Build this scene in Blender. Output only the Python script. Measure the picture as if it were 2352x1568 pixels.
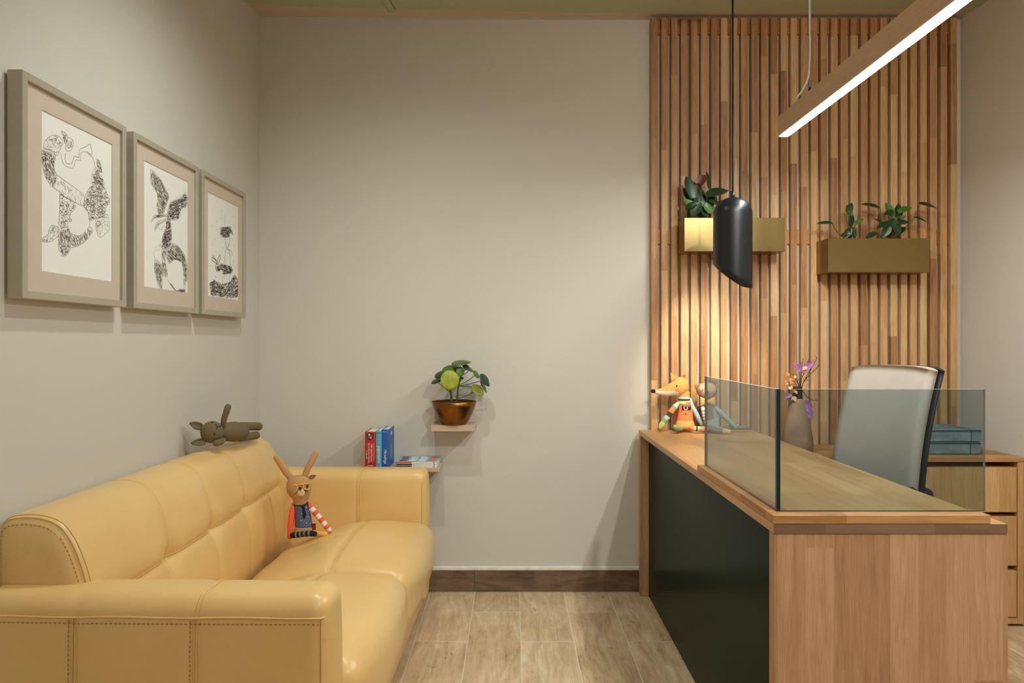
import bpy, math, random
from mathutils import Vector, Matrix, Quaternion

# ------------------------------------------------------------------ camera / world / lights
for o in list(bpy.data.objects):
    bpy.data.objects.remove(o)
SC = bpy.context.scene
COL = SC.collection
F = 1650.0                      # focal length in photo pixels (2352 wide)
H = 1.146                       # camera height
cam_d = bpy.data.cameras.new('camera')
cam_d.sensor_width = 36.0
cam_d.lens = F / 2352 * 36.0
cam_d.clip_start = 0.02
cam = bpy.data.objects.new('camera', cam_d)
COL.objects.link(cam)
cam.location = (0, 0, H)
cam.rotation_euler = (math.pi / 2, 0, 0)
SC.camera = cam
SC.view_settings.view_transform = 'Standard'
SC.view_settings.look = 'None'
SC.view_settings.gamma = 1.0
SC.view_settings.use_curve_mapping = False
SC.view_settings.exposure = 0.2

w = bpy.data.worlds.new('world')
SC.world = w
w.use_nodes = True
w.node_tree.nodes['Background'].inputs[0].default_value = (1.0, 0.97, 0.88, 1)
w.node_tree.nodes['Background'].inputs[1].default_value = 0.46


def spot(name, loc, target, power, angle, blend, col, radius=0.03):
    d = bpy.data.lights.new(name, 'SPOT')
    d.energy = power
    d.color = col
    d.spot_size = math.radians(angle)
    d.spot_blend = blend
    d.shadow_soft_size = radius
    o = bpy.data.objects.new(name, d)
    COL.objects.link(o)
    o.location = loc
    o.rotation_euler = (Vector(target) - Vector(loc)).to_track_quat('-Z', 'Y').to_euler()
    return o


WARM = (1.0, 0.95, 0.85)
NEUT = (0.93, 1.0, 0.98)
spot('downlight_sofa', (-0.38, 1.97, 2.60), (-0.55, 2.55, 0.1), 33, 134, 0.9, NEUT)
spot('downlight_middle', (0.12, 1.62, 2.60), (-0.55, 1.85, 0.6), 28, 118, 0.9, NEUT)
spot('downlight_entrance', (1.0, 0.1, 2.60), (1.4, 2.6, 0.6), 95, 110, 1.0, WARM)
spot('added_fill_spot', (0.3, -1.0, 2.60), (0.3, -0.4, 0.0), 28, 150, 1.0, WARM)  # added unseen spot behind the camera; floor bounce brightens the upper walls
LINEAR_EMIT = 116.0
PENDANT_W = 16.0

# ------------------------------------------------------------------ helpers
rnd = random.Random(7)


def P(x, y, Y):
    return Vector(((x - 1176) / F * Y, Y, H + (784 - y) / F * Y))


def lin(c):
    c /= 255.0
    return c / 12.92 if c <= 0.04045 else ((c + 0.055) / 1.055) ** 2.4


def rgb(r, g, b):
    return (lin(r), lin(g), lin(b), 1.0)


ORG = {}


def thing(name, label, cat, loc, rotz=0.0, group=None, kind=None):
    o = bpy.data.objects.new(name, None)
    o.empty_display_size = 0.05
    COL.objects.link(o)
    o.location = loc
    o.rotation_euler = (0, 0, rotz)
    if label:
        o['label'] = label
    if cat:
        o['category'] = cat
    if group:
        o['group'] = group
    if kind:
        o['kind'] = kind
    ORG[o.name] = Vector(loc)
    return o


class G:
    """collects geometry in world coordinates"""

    def __init__(s):
        s.v = []
        s.f = []
        s.m = []
        s.sm = []

    def add(s, vs, fs, m=0, smooth=False):
        b = len(s.v)
        s.v += [Vector(p) for p in vs]
        for f in fs:
            s.f.append([i + b for i in f])
            s.m.append(m)
            s.sm.append(smooth)
        return s

    def box(s, x0, x1, y0, y1, z0, z1, bev=0.0, m=0):
        if bev <= 0:
            vs = [(x, y, z) for x in (x0, x1) for y in (y0, y1) for z in (z0, z1)]
            return s.add(vs, [(0, 1, 3, 2), (4, 6, 7, 5), (0, 4, 5, 1), (2, 3, 7, 6), (0, 2, 6, 4), (1, 5, 7, 3)], m)
        X = (x0, x1); Y = (y0, y1); Z = (z0, z1)
        idx = {}
        vs = []
        for i in (0, 1):
            for j in (0, 1):
                for k in (0, 1):
                    c = (X[i], Y[j], Z[k])
                    sg = (1 if i == 0 else -1, 1 if j == 0 else -1, 1 if k == 0 else -1)
                    for a in range(3):
                        p = [c[q] + (0 if q == a else sg[q] * bev) for q in range(3)]
                        idx[(i, j, k, a)] = len(vs)
                        vs.append(p)
        fs = []
        cyc = ((0, 0), (1, 0), (1, 1), (0, 1))
        for a in range(3):
            for e in (0, 1):
                q = []
                for (p1, p2) in cyc:
                    t = [0, 0, 0]
                    t[a] = e
                    t[(a + 1) % 3] = p1
                    t[(a + 2) % 3] = p2
                    q.append(idx[(t[0], t[1], t[2], a)])
                fs.append(q if e else q[::-1])
        for a in range(3):
            b, c = (a + 1) % 3, (a + 2) % 3
            for p1 in (0, 1):
                for p2 in (0, 1):
                    def g(e, ax):
                        t = [0, 0, 0]
                        t[a] = e; t[b] = p1; t[c] = p2
                        return idx[(t[0], t[1], t[2], ax)]
                    q = [g(0, b), g(1, b), g(1, c), g(0, c)]
                    fs.append(q if (p1 == p2) else q[::-1])
        for i in (0, 1):
            for j in (0, 1):
                for k in (0, 1):
                    q = [idx[(i, j, k, 0)], idx[(i, j, k, 1)], idx[(i, j, k, 2)]]
                    fs.append(q if (i + j + k) % 2 else q[::-1])
        return s.add(vs, fs, m)

    def soft(s, c, h, r, n=(8, 8, 8), fn=None, m=0, k=4):
        """rounded box, centre c, half sizes h, radius r, subdivided, optional displacement fn(local)->local"""
        ax = []
        for a in range(3):
            inner = h[a] - r
            L = [-h[a] + r * i / k for i in range(k)]
            L += [-inner + 2 * inner * i / n[a] for i in range(n[a] + 1)]
            L += [inner + r * (i + 1) / k for i in range(k)]
            ax.append(L)
        N = [len(L) - 1 for L in ax]
        ids = {}
        vs = []

        def vid(i, j, l):
            key = (i, j, l)
            if key in ids:
                return ids[key]
            p = [ax[0][i], ax[1][j], ax[2][l]]
            q = [max(-(h[a] - r), min(h[a] - r, p[a])) for a in range(3)]
            d = Vector([p[a] - q[a] for a in range(3)])
            if d.length > 1e-9:
                d = d.normalized() * r
            o = Vector(q) + d
            if fn:
                o = Vector(fn(o))
            ids[key] = len(vs)
            vs.append(o + Vector(c))
            return ids[key]
        fs = []
        for i in range(N[0]):
            for j in range(N[1]):
                fs.append((vid(i, j, 0), vid(i, j + 1, 0), vid(i + 1, j + 1, 0), vid(i + 1, j, 0)))
                fs.append((vid(i, j, N[2]), vid(i + 1, j, N[2]), vid(i + 1, j + 1, N[2]), vid(i, j + 1, N[2])))
        for i in range(N[0]):
            for l in range(N[2]):
                fs.append((vid(i, 0, l), vid(i + 1, 0, l), vid(i + 1, 0, l + 1), vid(i, 0, l + 1)))
                fs.append((vid(i, N[1], l), vid(i, N[1], l + 1), vid(i + 1, N[1], l + 1), vid(i + 1, N[1], l)))
        for j in range(N[1]):
            for l in range(N[2]):
                fs.append((vid(0, j, l), vid(0, j, l + 1), vid(0, j + 1, l + 1), vid(0, j + 1, l)))
                fs.append((vid(N[0], j, l), vid(N[0], j + 1, l), vid(N[0], j + 1, l + 1), vid(N[0], j, l + 1)))
        return s.add(vs, fs, m, True)

    def tube(s, pts, rad, seg=8, m=0, cap='round', ms=None, flat=None):
        """tube along pts; ms: material index per segment; flat: (normal, factor) squash"""
        pts = [Vector(p) for p in pts]
        if not isinstance(rad, (list, tuple)):
            rad = [rad] * len(pts)
        rad = list(rad)
        n = len(pts)
        ms = list(ms) if ms else [m] * (n - 1)
        if cap == 'round':
            d0 = (pts[0] - pts[1]).normalized()
            d1 = (pts[-1] - pts[-2]).normalized()
            a, b, ra, rb = pts[0], pts[-1], rad[0], rad[-1]
            pre = [(a + d0 * ra * math.sin(t), ra * max(math.cos(t), 0.05)) for t in (1.5, 1.0, 0.5)]
            post = [(b + d1 * rb * math.sin(t), rb * max(math.cos(t), 0.05)) for t in (0.5, 1.0, 1.5)]
            pts = [p for p, _ in pre] + pts + [p for p, _ in post]
            rad = [q for _, q in pre] + rad + [q for _, q in post]
            ms = [ms[0]] * 3 + ms + [ms[-1]] * 3
            n = len(pts)
        up = None
        rings = []
        vs = []
        for i in range(n):
            if i == 0:
                t = pts[1] - pts[0]
            elif i == n - 1:
                t = pts[-1] - pts[-2]
            else:
                t = (pts[i + 1] - pts[i]).normalized() + (pts[i] - pts[i - 1]).normalized()
            if t.length < 1e-9:
                t = Vector((0, 0, 1))
            t.normalize()
            if up is None:
                up = Vector((0, 0, 1)) if abs(t.z) < 0.9 else Vector((1, 0, 0))
            u = (up - t * up.dot(t))
            if u.length < 1e-6:
                u = t.orthogonal()
            u.normalize()
            up = u
            w_ = t.cross(u)
            ring = []
            for k in range(seg):
                a = 2 * math.pi * k / seg
                d = u * (rad[i] * math.cos(a)) + w_ * (rad[i] * math.sin(a))
                if flat:
                    nn = flat[0]
                    d = d - nn * d.dot(nn) * (1 - flat[1])
                ring.append(len(vs))
                vs.append(pts[i] + d)
            rings.append(ring)
        b = len(s.v)
        s.v += vs
        for i in range(n - 1):
            for k in range(seg):
                k2 = (k + 1) % seg
                s.f.append([b + rings[i][k], b + rings[i][k2], b + rings[i + 1][k2], b + rings[i + 1][k]])
                s.m.append(ms[i]); s.sm.append(True)
        s.f.append([b + q for q in rings[0][::-1]]); s.m.append(ms[0]); s.sm.append(cap == 'round')
        s.f.append([b + q for q in rings[-1]]); s.m.append(ms[-1]); s.sm.append(cap == 'round')
        return s

    def ellip(s, c, r, rot=None, seg=20, rings=12, m=0, fn=None, mf=None):
        vs = []
        fs = []
        for i in range(rings + 1):
            th = math.pi * i / rings
            for k in range(seg):
                ph = 2 * math.pi * k / seg
                p = Vector((math.sin(th) * math.cos(ph), math.sin(th) * math.sin(ph), math.cos(th)))
                if fn:
                    p = fn(p)
                p = Vector((p.x * r[0], p.y * r[1], p.z * r[2]))
                if rot:
                    p = rot @ p
                vs.append(p + Vector(c))
        for i in range(rings):
            for k in range(seg):
                k2 = (k + 1) % seg
                fs.append((i * seg + k, (i + 1) * seg + k, (i + 1) * seg + k2, i * seg + k2))
        return s.add(vs, fs, m, True)

    def lathe(s, c, prof, seg=32, m=0, close=True, smooth=True):
        vs = []
        fs = []
        for (r, z) in prof:
            for k in range(seg):
                a = 2 * math.pi * k / seg
                vs.append((c[0] + r * math.cos(a), c[1] + r * math.sin(a), c[2] + z))
        for i in range(len(prof) - 1):
            for k in range(seg):
                k2 = (k + 1) % seg
                fs.append((i * seg + k, i * seg + k2, (i + 1) * seg + k2, (i + 1) * seg + k))
        s.add(vs, fs, m, smooth)
        return s

    def prism(s, poly, dvec, m=0):
        n = len(poly)
        vs = [Vector(p) for p in poly] + [Vector(p) + Vector(dvec) for p in poly]
        fs = [tuple(range(n))[::-1], tuple(range(n, 2 * n))]
        fs += [(i, (i + 1) % n, n + (i + 1) % n, n + i) for i in range(n)]
        return s.add(vs, fs, m)

    def leaf(s, base, direc, normal, L, W, fold=0.25, droop=0.25, m=0, heart=False, seg=7):
        """solid thin leaf with a midrib fold; base point, growth direction, upward normal"""
        d = Vector(direc).normalized()
        n = Vector(normal)
        n = (n - d * n.dot(d))
        n = n.normalized() if n.length > 1e-6 else d.orthogonal().normalized()
        sd = d.cross(n)
        rows = []
        for i in range(seg + 1):
            t = i / seg
            if heart:
                wv = W * 0.5 * (math.sin(math.pi * min(1, t * 0.86 + 0.14)) ** 0.75)
            else:
                wv = W * 0.5 * math.sin(math.pi * (0.04 + 0.95 * t ** 0.85)) ** 0.9
            if i == seg:
                wv = W * 0.01
            c = Vector(base) + d * (L * t) - n * (droop * L * t * t)
            rows.append([c - sd * wv + n * (fold * wv), c - sd * wv * 0.5 + n * (fold * wv * 0.4), c,
                         c + sd * wv * 0.5 + n * (fold * wv * 0.4), c + sd * wv + n * (fold * wv)])
        th = 0.0006
        vs = []
        for r_ in rows:
            vs += r_
        k = len(vs)
        vs += [p - n * th for p in vs]
        fs = []
        for i in range(seg):
            for j in range(4):
                a = i * 5 + j
                fs.append((a, a + 1, a + 6, a + 5))
                fs.append((k + a, k + a + 5, k + a + 6, k + a + 1))
        return s.add(vs, fs, m, True)


def build(name, g, mats, parent=None, loc=None, label=None, cat=None, group=None, kind=None, me=None):
    if not isinstance(mats, (list, tuple)):
        mats = [mats]
    if parent is not None:
        org = ORG[parent.name]
    else:
        org = Vector(loc) if loc is not None else Vector((0, 0, 0))
    if me is None:
        me = bpy.data.meshes.new(name)
        me.from_pydata([tuple(p - org) for p in g.v], [], g.f)
        for m_ in mats:
            me.materials.append(m_)
        me.polygons.foreach_set('material_index', g.m)
        me.polygons.foreach_set('use_smooth', g.sm)
        me.update()
    o = bpy.data.objects.new(name, me)
    COL.objects.link(o)
    if parent is not None:
        o.parent = parent
    else:
        o.location = org
    ORG[o.name] = org
    if label:
        o['label'] = label
    if cat:
        o['category'] = cat
    if group:
        o['group'] = group
    if kind:
        o['kind'] = kind
    return o


# ------------------------------------------------------------------ materials
def newmat(name):
    m = bpy.data.materials.new(name)
    m.use_nodes = True
    nt = m.node_tree
    return m, nt, nt.nodes['Principled BSDF']


def nd(nt, t, **kw):
    n = nt.nodes.new(t)
    for k, v in kw.items():
        setattr(n, k, v)
    return n


def mth(nt, op, a, b=None, c=None):
    n = nt.nodes.new('ShaderNodeMath')
    n.operation = op
    for i, q in enumerate((a, b, c)):
        if q is None:
            continue
        if isinstance(q, (int, float)):
            n.inputs[i].default_value = q
        else:
            nt.links.new(q, n.inputs[i])
    return n.outputs[0]


def noise(nt, vec, scale, detail=3, rough=0.55, dist=0.0):
    n = nt.nodes.new('ShaderNodeTexNoise')
    n.inputs['Scale'].default_value = scale
    n.inputs['Detail'].default_value = detail
    n.inputs['Roughness'].default_value = rough
    n.inputs['Distortion'].default_value = dist
    if vec is not None:
        nt.links.new(vec, n.inputs['Vector'])
    return n.outputs['Fac']


def ramp(nt, fac, stops):
    n = nt.nodes.new('ShaderNodeValToRGB')
    e = n.color_ramp.elements
    while len(e) > 1:
        e.remove(e[-1])
    e[0].position = stops[0][0]
    e[0].color = stops[0][1]
    for p, c in stops[1:]:
        q = e.new(p)
        q.color = c
    nt.links.new(fac, n.inputs[0])
    return n.outputs[0]


def bump(nt, bs, height, strength=0.2, dist=0.002):
    b = nt.nodes.new('ShaderNodeBump')
    b.inputs['Strength'].default_value = strength
    b.inputs['Distance'].default_value = dist
    nt.links.new(height, b.inputs['Height'])
    nt.links.new(b.outputs[0], bs.inputs['Normal'])


def plain(name, col, rough=0.6, metal=0.0, var=0.08, vscale=20, bstr=0.0, bscale=200, spec=None, sheen=0.0):
    m, nt, bs = newmat(name)
    tc = nd(nt, 'ShaderNodeTexCoord').outputs['Object']
    f = noise(nt, tc, vscale, 3)
    lo = tuple(c * (1 - var) for c in col[:3]) + (1,)
    hi = tuple(min(1, c * (1 + var)) for c in col[:3]) + (1,)
    nt.links.new(ramp(nt, f, [(0.3, lo), (0.7, hi)]), bs.inputs['Base Color'])
    bs.inputs['Roughness'].default_value = rough
    bs.inputs['Metallic'].default_value = metal
    if spec is not None:
        bs.inputs['Specular IOR Level'].default_value = spec
    if sheen:
        bs.inputs['Sheen Weight'].default_value = sheen
    if bstr:
        bump(nt, bs, noise(nt, tc, bscale, 2), bstr, 0.001)
    return m


def wood(name, cols, u='X', v='Z', stave=0.05, seg=0.6, rough=0.45, objrand=False, contrast=1.0, bstr=0.08):
    m, nt, bs = newmat(name)
    tc = nd(nt, 'ShaderNodeTexCoord').outputs['Object']
    sp = nd(nt, 'ShaderNodeSeparateXYZ')
    nt.links.new(tc, sp.inputs[0])
    U = sp.outputs[u]
    V = sp.outputs[v]
    W_ = sp.outputs[[a for a in 'XYZ' if a not in (u, v)][0]]
    if objrand:
        r0 = nd(nt, 'ShaderNodeObjectInfo').outputs['Random']
        s_ = mth(nt, 'MULTIPLY', r0, 913.0)
    else:
        s_ = mth(nt, 'FLOOR', mth(nt, 'DIVIDE', U, stave))
    w1 = nd(nt, 'ShaderNodeTexWhiteNoise', noise_dimensions='1D')
    nt.links.new(s_, w1.inputs['W'])
    r1 = w1.outputs['Value']
    sg = mth(nt, 'FLOOR', mth(nt, 'ADD', mth(nt, 'DIVIDE', V, seg), mth(nt, 'MULTIPLY', r1, 7.0)))
    w2 = nd(nt, 'ShaderNodeTexWhiteNoise', noise_dimensions='2D')
    cb = nd(nt, 'ShaderNodeCombineXYZ')
    nt.links.new(s_, cb.inputs[0])
    nt.links.new(sg, cb.inputs[1])
    nt.links.new(cb.outputs[0], w2.inputs['Vector'])
    r2 = w2.outputs['Value']
    cv = nd(nt, 'ShaderNodeCombineXYZ')
    nt.links.new(mth(nt, 'MULTIPLY_ADD', U, 55.0, mth(nt, 'MULTIPLY', r2, 60.0)), cv.inputs[0])
    nt.links.new(mth(nt, 'MULTIPLY_ADD', V, 3.2, mth(nt, 'MULTIPLY', r2, 23.0)), cv.inputs[1])
    nt.links.new(mth(nt, 'MULTIPLY', W_, 55.0), cv.inputs[2])
    g1 = noise(nt, cv.outputs[0], 1.0, 5, 0.6, 1.1)
    cf = nd(nt, 'ShaderNodeCombineXYZ')
    nt.links.new(mth(nt, 'MULTIPLY', U, 420.0), cf.inputs[0])
    nt.links.new(mth(nt, 'MULTIPLY_ADD', V, 14.0, mth(nt, 'MULTIPLY', r2, 40.0)), cf.inputs[1])
    nt.links.new(mth(nt, 'MULTIPLY', W_, 420.0), cf.inputs[2])
    g2 = noise(nt, cf.outputs[0], 1.0, 3, 0.6, 0.3)
    tone = mth(nt, 'ADD', mth(nt, 'MULTIPLY', mth(nt, 'SUBTRACT', r2, 0.5), 0.55 * contrast),
               mth(nt, 'ADD', mth(nt, 'MULTIPLY', mth(nt, 'SUBTRACT', g1, 0.5), 0.95 * contrast),
                   mth(nt, 'ADD', mth(nt, 'MULTIPLY', mth(nt, 'SUBTRACT', g2, 0.5), 0.6), 0.5)))
    n = len(cols)
    nt.links.new(ramp(nt, tone, [(0.08 + 0.84 * i / (n - 1), c) for i, c in enumerate(cols)]), bs.inputs['Base Color'])
    bs.inputs['Roughness'].default_value = rough
    bump(nt, bs, g2, bstr, 0.001)
    return m


def wall_paint(name, col):
    m, nt, bs = newmat(name)
    tc = nd(nt, 'ShaderNodeTexCoord').outputs['Object']
    f = noise(nt, tc, 1.7, 4)
    lo = tuple(c * 0.965 for c in col[:3]) + (1,)
    nt.links.new(ramp(nt, f, [(0.3, lo), (0.7, col)]), bs.inputs['Base Color'])
    bs.inputs['Roughness'].default_value = 0.75
    bump(nt, bs, noise(nt, tc, 90, 3), 0.02, 0.002)
    return m


M = {}
M['wall'] = wall_paint('wall_paint', rgb(214, 207, 195))
M['ceil'] = wall_paint('ceiling_paint', rgb(210, 190, 165))
M['greenceil'] = wall_paint('green_ceiling_paint', rgb(178, 182, 150))
M['grout'] = plain('grout', rgb(218, 200, 172), 0.9)
OAK = [rgb(128, 82, 44), rgb(168, 114, 66), rgb(190, 138, 86), rgb(212, 164, 110)]
M['slat'] = wood('oak_slat', [rgb(134, 86, 46), rgb(178, 124, 74), rgb(206, 158, 104), rgb(228, 190, 142)], 'X', 'Z', 1, 0.55, 0.5, objrand=True, contrast=0.8)
M['counter'] = wood('oak_counter', [rgb(150, 104, 60), rgb(182, 134, 84), rgb(198, 150, 98), rgb(216, 174, 122)], 'X', 'Y', 0.06, 0.5, 0.38, contrast=0.7)
M['deskend'] = wood('oak_end_panel', [rgb(140, 98, 68), rgb(176, 132, 96), rgb(196, 152, 116), rgb(212, 174, 138)], 'X', 'Z', 0.062, 0.9, 0.5, contrast=0.75)
M['ledge'] = wood('oak_ledge', OAK, 'Z', 'X', 0.3, 0.5, 0.45, contrast=0.8)
M['ledgey'] = wood('oak_ledge_side', OAK, 'Z', 'Y', 0.3, 0.5, 0.45, contrast=0.8)
M['cab'] = wood('oak_cabinet', [rgb(150, 104, 58), rgb(186, 138, 86), rgb(206, 158, 104), rgb(222, 180, 130)], 'X', 'Z', 0.09, 0.8, 0.5, contrast=0.7)
M['cabtop'] = wood('oak_cabinet_top', OAK, 'Y', 'X', 0.06, 0.6, 0.5, contrast=0.7)
M['shelf'] = wood('pale_shelf_wood', [rgb(176, 150, 124), rgb(200, 174, 148), rgb(216, 194, 170)], 'Y', 'X', 0.05, 0.4, 0.6, contrast=0.5)
M['lampwood'] = wood('lamp_body_wood', [rgb(200, 164, 134), rgb(220, 188, 160), rgb(230, 204, 178)], 'X', 'Y', 0.2, 2.0, 0.5, contrast=0.4)
M['tile'] = None
M['tilebase'] = wood('wood_look_skirting', [rgb(60, 44, 33), rgb(98, 76, 58), rgb(124, 100, 78), rgb(150, 126, 102)], 'Z', 'X', 1, 5.0, 0.5, objrand=True, contrast=1.1, bstr=0.15)
M['plaster'] = plain('white_plaster', rgb(236, 230, 220), 0.7)
M['deskgreen'] = plain('dark_green_laminate', rgb(24, 44, 30), 0.26, var=0.03, spec=0.03)
M['brass'] = plain('brushed_brass', rgb(146, 122, 78), 0.34, 1.0, var=0.03, vscale=12)
M['bowlbrass'] = plain('dark_brass', rgb(136, 94, 42), 0.32, 1.0, var=0.06, vscale=20)
M['black'] = plain('satin_black', rgb(11, 13, 16), 0.38, var=0.05)
M['blackplastic'] = plain('black_plastic', rgb(20, 22, 26), 0.5, var=0.05)
M['cream_inside'] = plain('cream_reflector', rgb(235, 220, 190), 0.5)
M['cord'] = plain('black_cord', rgb(22, 26, 28), 0.6)
M['whitecord'] = plain('white_cord', rgb(215, 212, 205), 0.6)
M['frame'] = plain('champagne_frame', rgb(182, 172, 152), 0.42, 0.15, var=0.04)
M['mat'] = plain('pinkish_mat_board', rgb(205, 188, 170), 0.8, var=0.02)
M['paper'] = plain('white_paper', rgb(240, 238, 230), 0.7, var=0.01)
M['ink'] = plain('brown_ink', rgb(136, 114, 106), 0.8)
M['inklight'] = plain('grey_ink', rgb(176, 162, 150), 0.8)
M['inkdark'] = plain('dark_ink', rgb(84, 70, 70), 0.8)
M['inkred'] = plain('red_ink', rgb(226, 120, 96), 0.8)
M['chairfab'] = plain('white_chair_fabric', rgb(178, 166, 152), 0.8, var=0.04, bstr=0.15, bscale=500)
M['soil'] = plain('soil', rgb(48, 30, 20), 0.95, var=0.3, vscale=80, bstr=0.6, bscale=120)
M['vase'] = plain('mottled_clay_vase', rgb(150, 118, 92), 0.7, var=0.25, vscale=14)
M['blackvase'] = plain('black_vase_neck', rgb(30, 26, 26), 0.5)
M['twig'] = plain('dark_twig', rgb(70, 44, 34), 0.9)
M['purple'] = plain('purple_petal', rgb(168, 108, 170), 0.7, var=0.2, vscale=60)
M['peach'] = plain('peach_petal', rgb(232, 178, 120), 0.7, var=0.15, vscale=60)
M['binder'] = plain('teal_mottled_binder', rgb(124, 142, 146), 0.6, var=0.3, vscale=28)
M['binderedge'] = plain('dark_binder_edge', rgb(50, 70, 82), 0.6)


def leafmat(name, a, b, rough=0.35):
    m, nt, bs = newmat(name)
    tc = nd(nt, 'ShaderNodeTexCoord').outputs['Object']
    nt.links.new(ramp(nt, noise(nt, tc, 26, 4), [(0.3, a), (0.7, b)]), bs.inputs['Base Color'])
    bs.inputs['Roughness'].default_value = rough
    return m


M['leafdark'] = leafmat('dark_leaf', rgb(18, 40, 20), rgb(44, 72, 34))
M['leafmid'] = leafmat('green_leaf', rgb(46, 84, 26), rgb(92, 126, 44))
M['leafyel'] = leafmat('yellow_green_leaf', rgb(140, 150, 36), rgb(176, 178, 60))
M['leafolive'] = leafmat('olive_leaf', rgb(110, 116, 34), rgb(150, 144, 56))
M['stem'] = leafmat('green_stem', rgb(44, 66, 22), rgb(84, 108, 40))
M['redleaf'] = leafmat('dark_red_spathe', rgb(70, 22, 18), rgb(110, 40, 28))

# wood-look porcelain: cathedral grain, saw marks and grey blotches, different on every plank
def tile_material(name, stops, dark, grain_axis=1):
    m, nt, bs = newmat(name)
    tc = nd(nt, 'ShaderNodeTexCoord').outputs['Object']
    sp = nd(nt, 'ShaderNodeSeparateXYZ')
    nt.links.new(tc, sp.inputs[0])
    U, V = (sp.outputs[0], sp.outputs[1]) if grain_axis == 1 else (sp.outputs[2], sp.outputs[0])
    r0 = nd(nt, 'ShaderNodeObjectInfo').outputs['Random']

    def vec(su, sv, off):
        c_ = nd(nt, 'ShaderNodeCombineXYZ')
        nt.links.new(mth(nt, 'MULTIPLY_ADD', U, su, mth(nt, 'MULTIPLY', r0, off)), c_.inputs[0])
        nt.links.new(mth(nt, 'MULTIPLY_ADD', V, sv, mth(nt, 'MULTIPLY', r0, off * 1.7)), c_.inputs[1])
        nt.links.new(mth(nt, 'MULTIPLY', r0, 31.0), c_.inputs[2])
        return c_.outputs[0]
    warp = noise(nt, vec(7.0, 1.6, 57.0), 1.0, 2, 0.5, 0.4)
    rings = mth(nt, 'SINE', mth(nt, 'MULTIPLY_ADD', warp, 46.0, mth(nt, 'MULTIPLY', U, 130.0)))
    blot = noise(nt, vec(11.0, 4.0, 91.0), 1.0, 4, 0.6, 0.6)
    saw = noise(nt, vec(330.0, 7.0, 13.0), 1.0, 2, 0.5, 0.2)
    fine = noise(nt, vec(160.0, 26.0, 71.0), 1.0, 4, 0.65, 0.5)
    tone = mth(nt, 'ADD', mth(nt, 'MULTIPLY', rings, 0.055), mth(nt, 'ADD', mth(nt, 'MULTIPLY', mth(nt, 'SUBTRACT', blot, 0.5), 1.0),
           mth(nt, 'ADD', mth(nt, 'MULTIPLY', mth(nt, 'SUBTRACT', saw, 0.5), 0.42), mth(nt, 'ADD', mth(nt, 'MULTIPLY', mth(nt, 'SUBTRACT', fine, 0.5), 0.35),
           mth(nt, 'MULTIPLY_ADD', r0, 0.16, 0.42)))))
    n_ = len(stops)
    col = ramp(nt, tone, [(0.1 + 0.8 * i / (n_ - 1), c_) for i, c_ in enumerate(stops)])
    knots = noise(nt, vec(26.0, 15.0, 133.0), 1.0, 3, 0.6, 1.2)
    kf = ramp(nt, knots, [(0.64, (0, 0, 0, 1)), (0.76, (0.7, 0.7, 0.7, 1))])
    mxn = nd(nt, 'ShaderNodeMix', data_type='RGBA')
    nt.links.new(kf, mxn.inputs[0])
    nt.links.new(col, mxn.inputs[6])
    mxn.inputs[7].default_value = dark
    nt.links.new(mxn.outputs[2], bs.inputs['Base Color'])
    bs.inputs['Roughness'].default_value = 0.42
    bump(nt, bs, saw, 0.12, 0.001)
    return m


M['tile'] = tile_material('wood_look_tile', [rgb(148, 118, 86), rgb(192, 162, 124), rgb(218, 190, 152), rgb(240, 222, 192)], rgb(120, 96, 72))
M['tilebase'] = tile_material('wood_look_skirting', [rgb(70, 52, 40), rgb(104, 82, 63), rgb(128, 104, 82), rgb(160, 136, 110)], rgb(62, 46, 36), 0)

# leather
m, nt, bs = newmat('mustard_leather')
tc = nd(nt, 'ShaderNodeTexCoord').outputs['Object']
nt.links.new(ramp(nt, noise(nt, tc, 4, 5), [(0.25, rgb(226, 184, 116)), (0.75, rgb(236, 198, 132))]), bs.inputs['Base Color'])
bs.inputs['Roughness'].default_value = 0.31
bs.inputs['Specular IOR Level'].default_value = 0.5
vo = nd(nt, 'ShaderNodeTexVoronoi')
vo.inputs['Scale'].default_value = 420
nt.links.new(tc, vo.inputs['Vector'])
wr = mth(nt, 'ADD', mth(nt, 'MULTIPLY', vo.outputs['Distance'], 0.25), mth(nt, 'MULTIPLY', noise(nt, tc, 9, 3, 0.5, 1.0), 3.0))
bump(nt, bs, wr, 0.12, 0.003)
M['leather'] = m
M['stitch'] = plain('tan_stitch', rgb(188, 140, 80), 0.7)
M['piping'] = plain('leather_piping', rgb(226, 186, 120), 0.45)

# crochet yarn
m, nt, bs = newmat('olive_crochet')
tc = nd(nt, 'ShaderNodeTexCoord').outputs['Object']
sp = nd(nt, 'ShaderNodeSeparateXYZ')
nt.links.new(tc, sp.inputs[0])
wv = mth(nt, 'MULTIPLY', mth(nt, 'SINE', mth(nt, 'MULTIPLY', mth(nt, 'ADD', sp.outputs[1], sp.outputs[0]), 1100)),
         mth(nt, 'SINE', mth(nt, 'MULTIPLY', sp.outputs[2], 1100)))
wv = mth(nt, 'MULTIPLY_ADD', wv, 0.5, 0.5)
nt.links.new(ramp(nt, wv, [(0.1, rgb(74, 62, 44)), (0.8, rgb(148, 128, 94))]), bs.inputs['Base Color'])
bs.inputs['Roughness'].default_value = 0.95
bump(nt, bs, wv, 0.6, 0.003)
M['crochet'] = m

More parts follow.
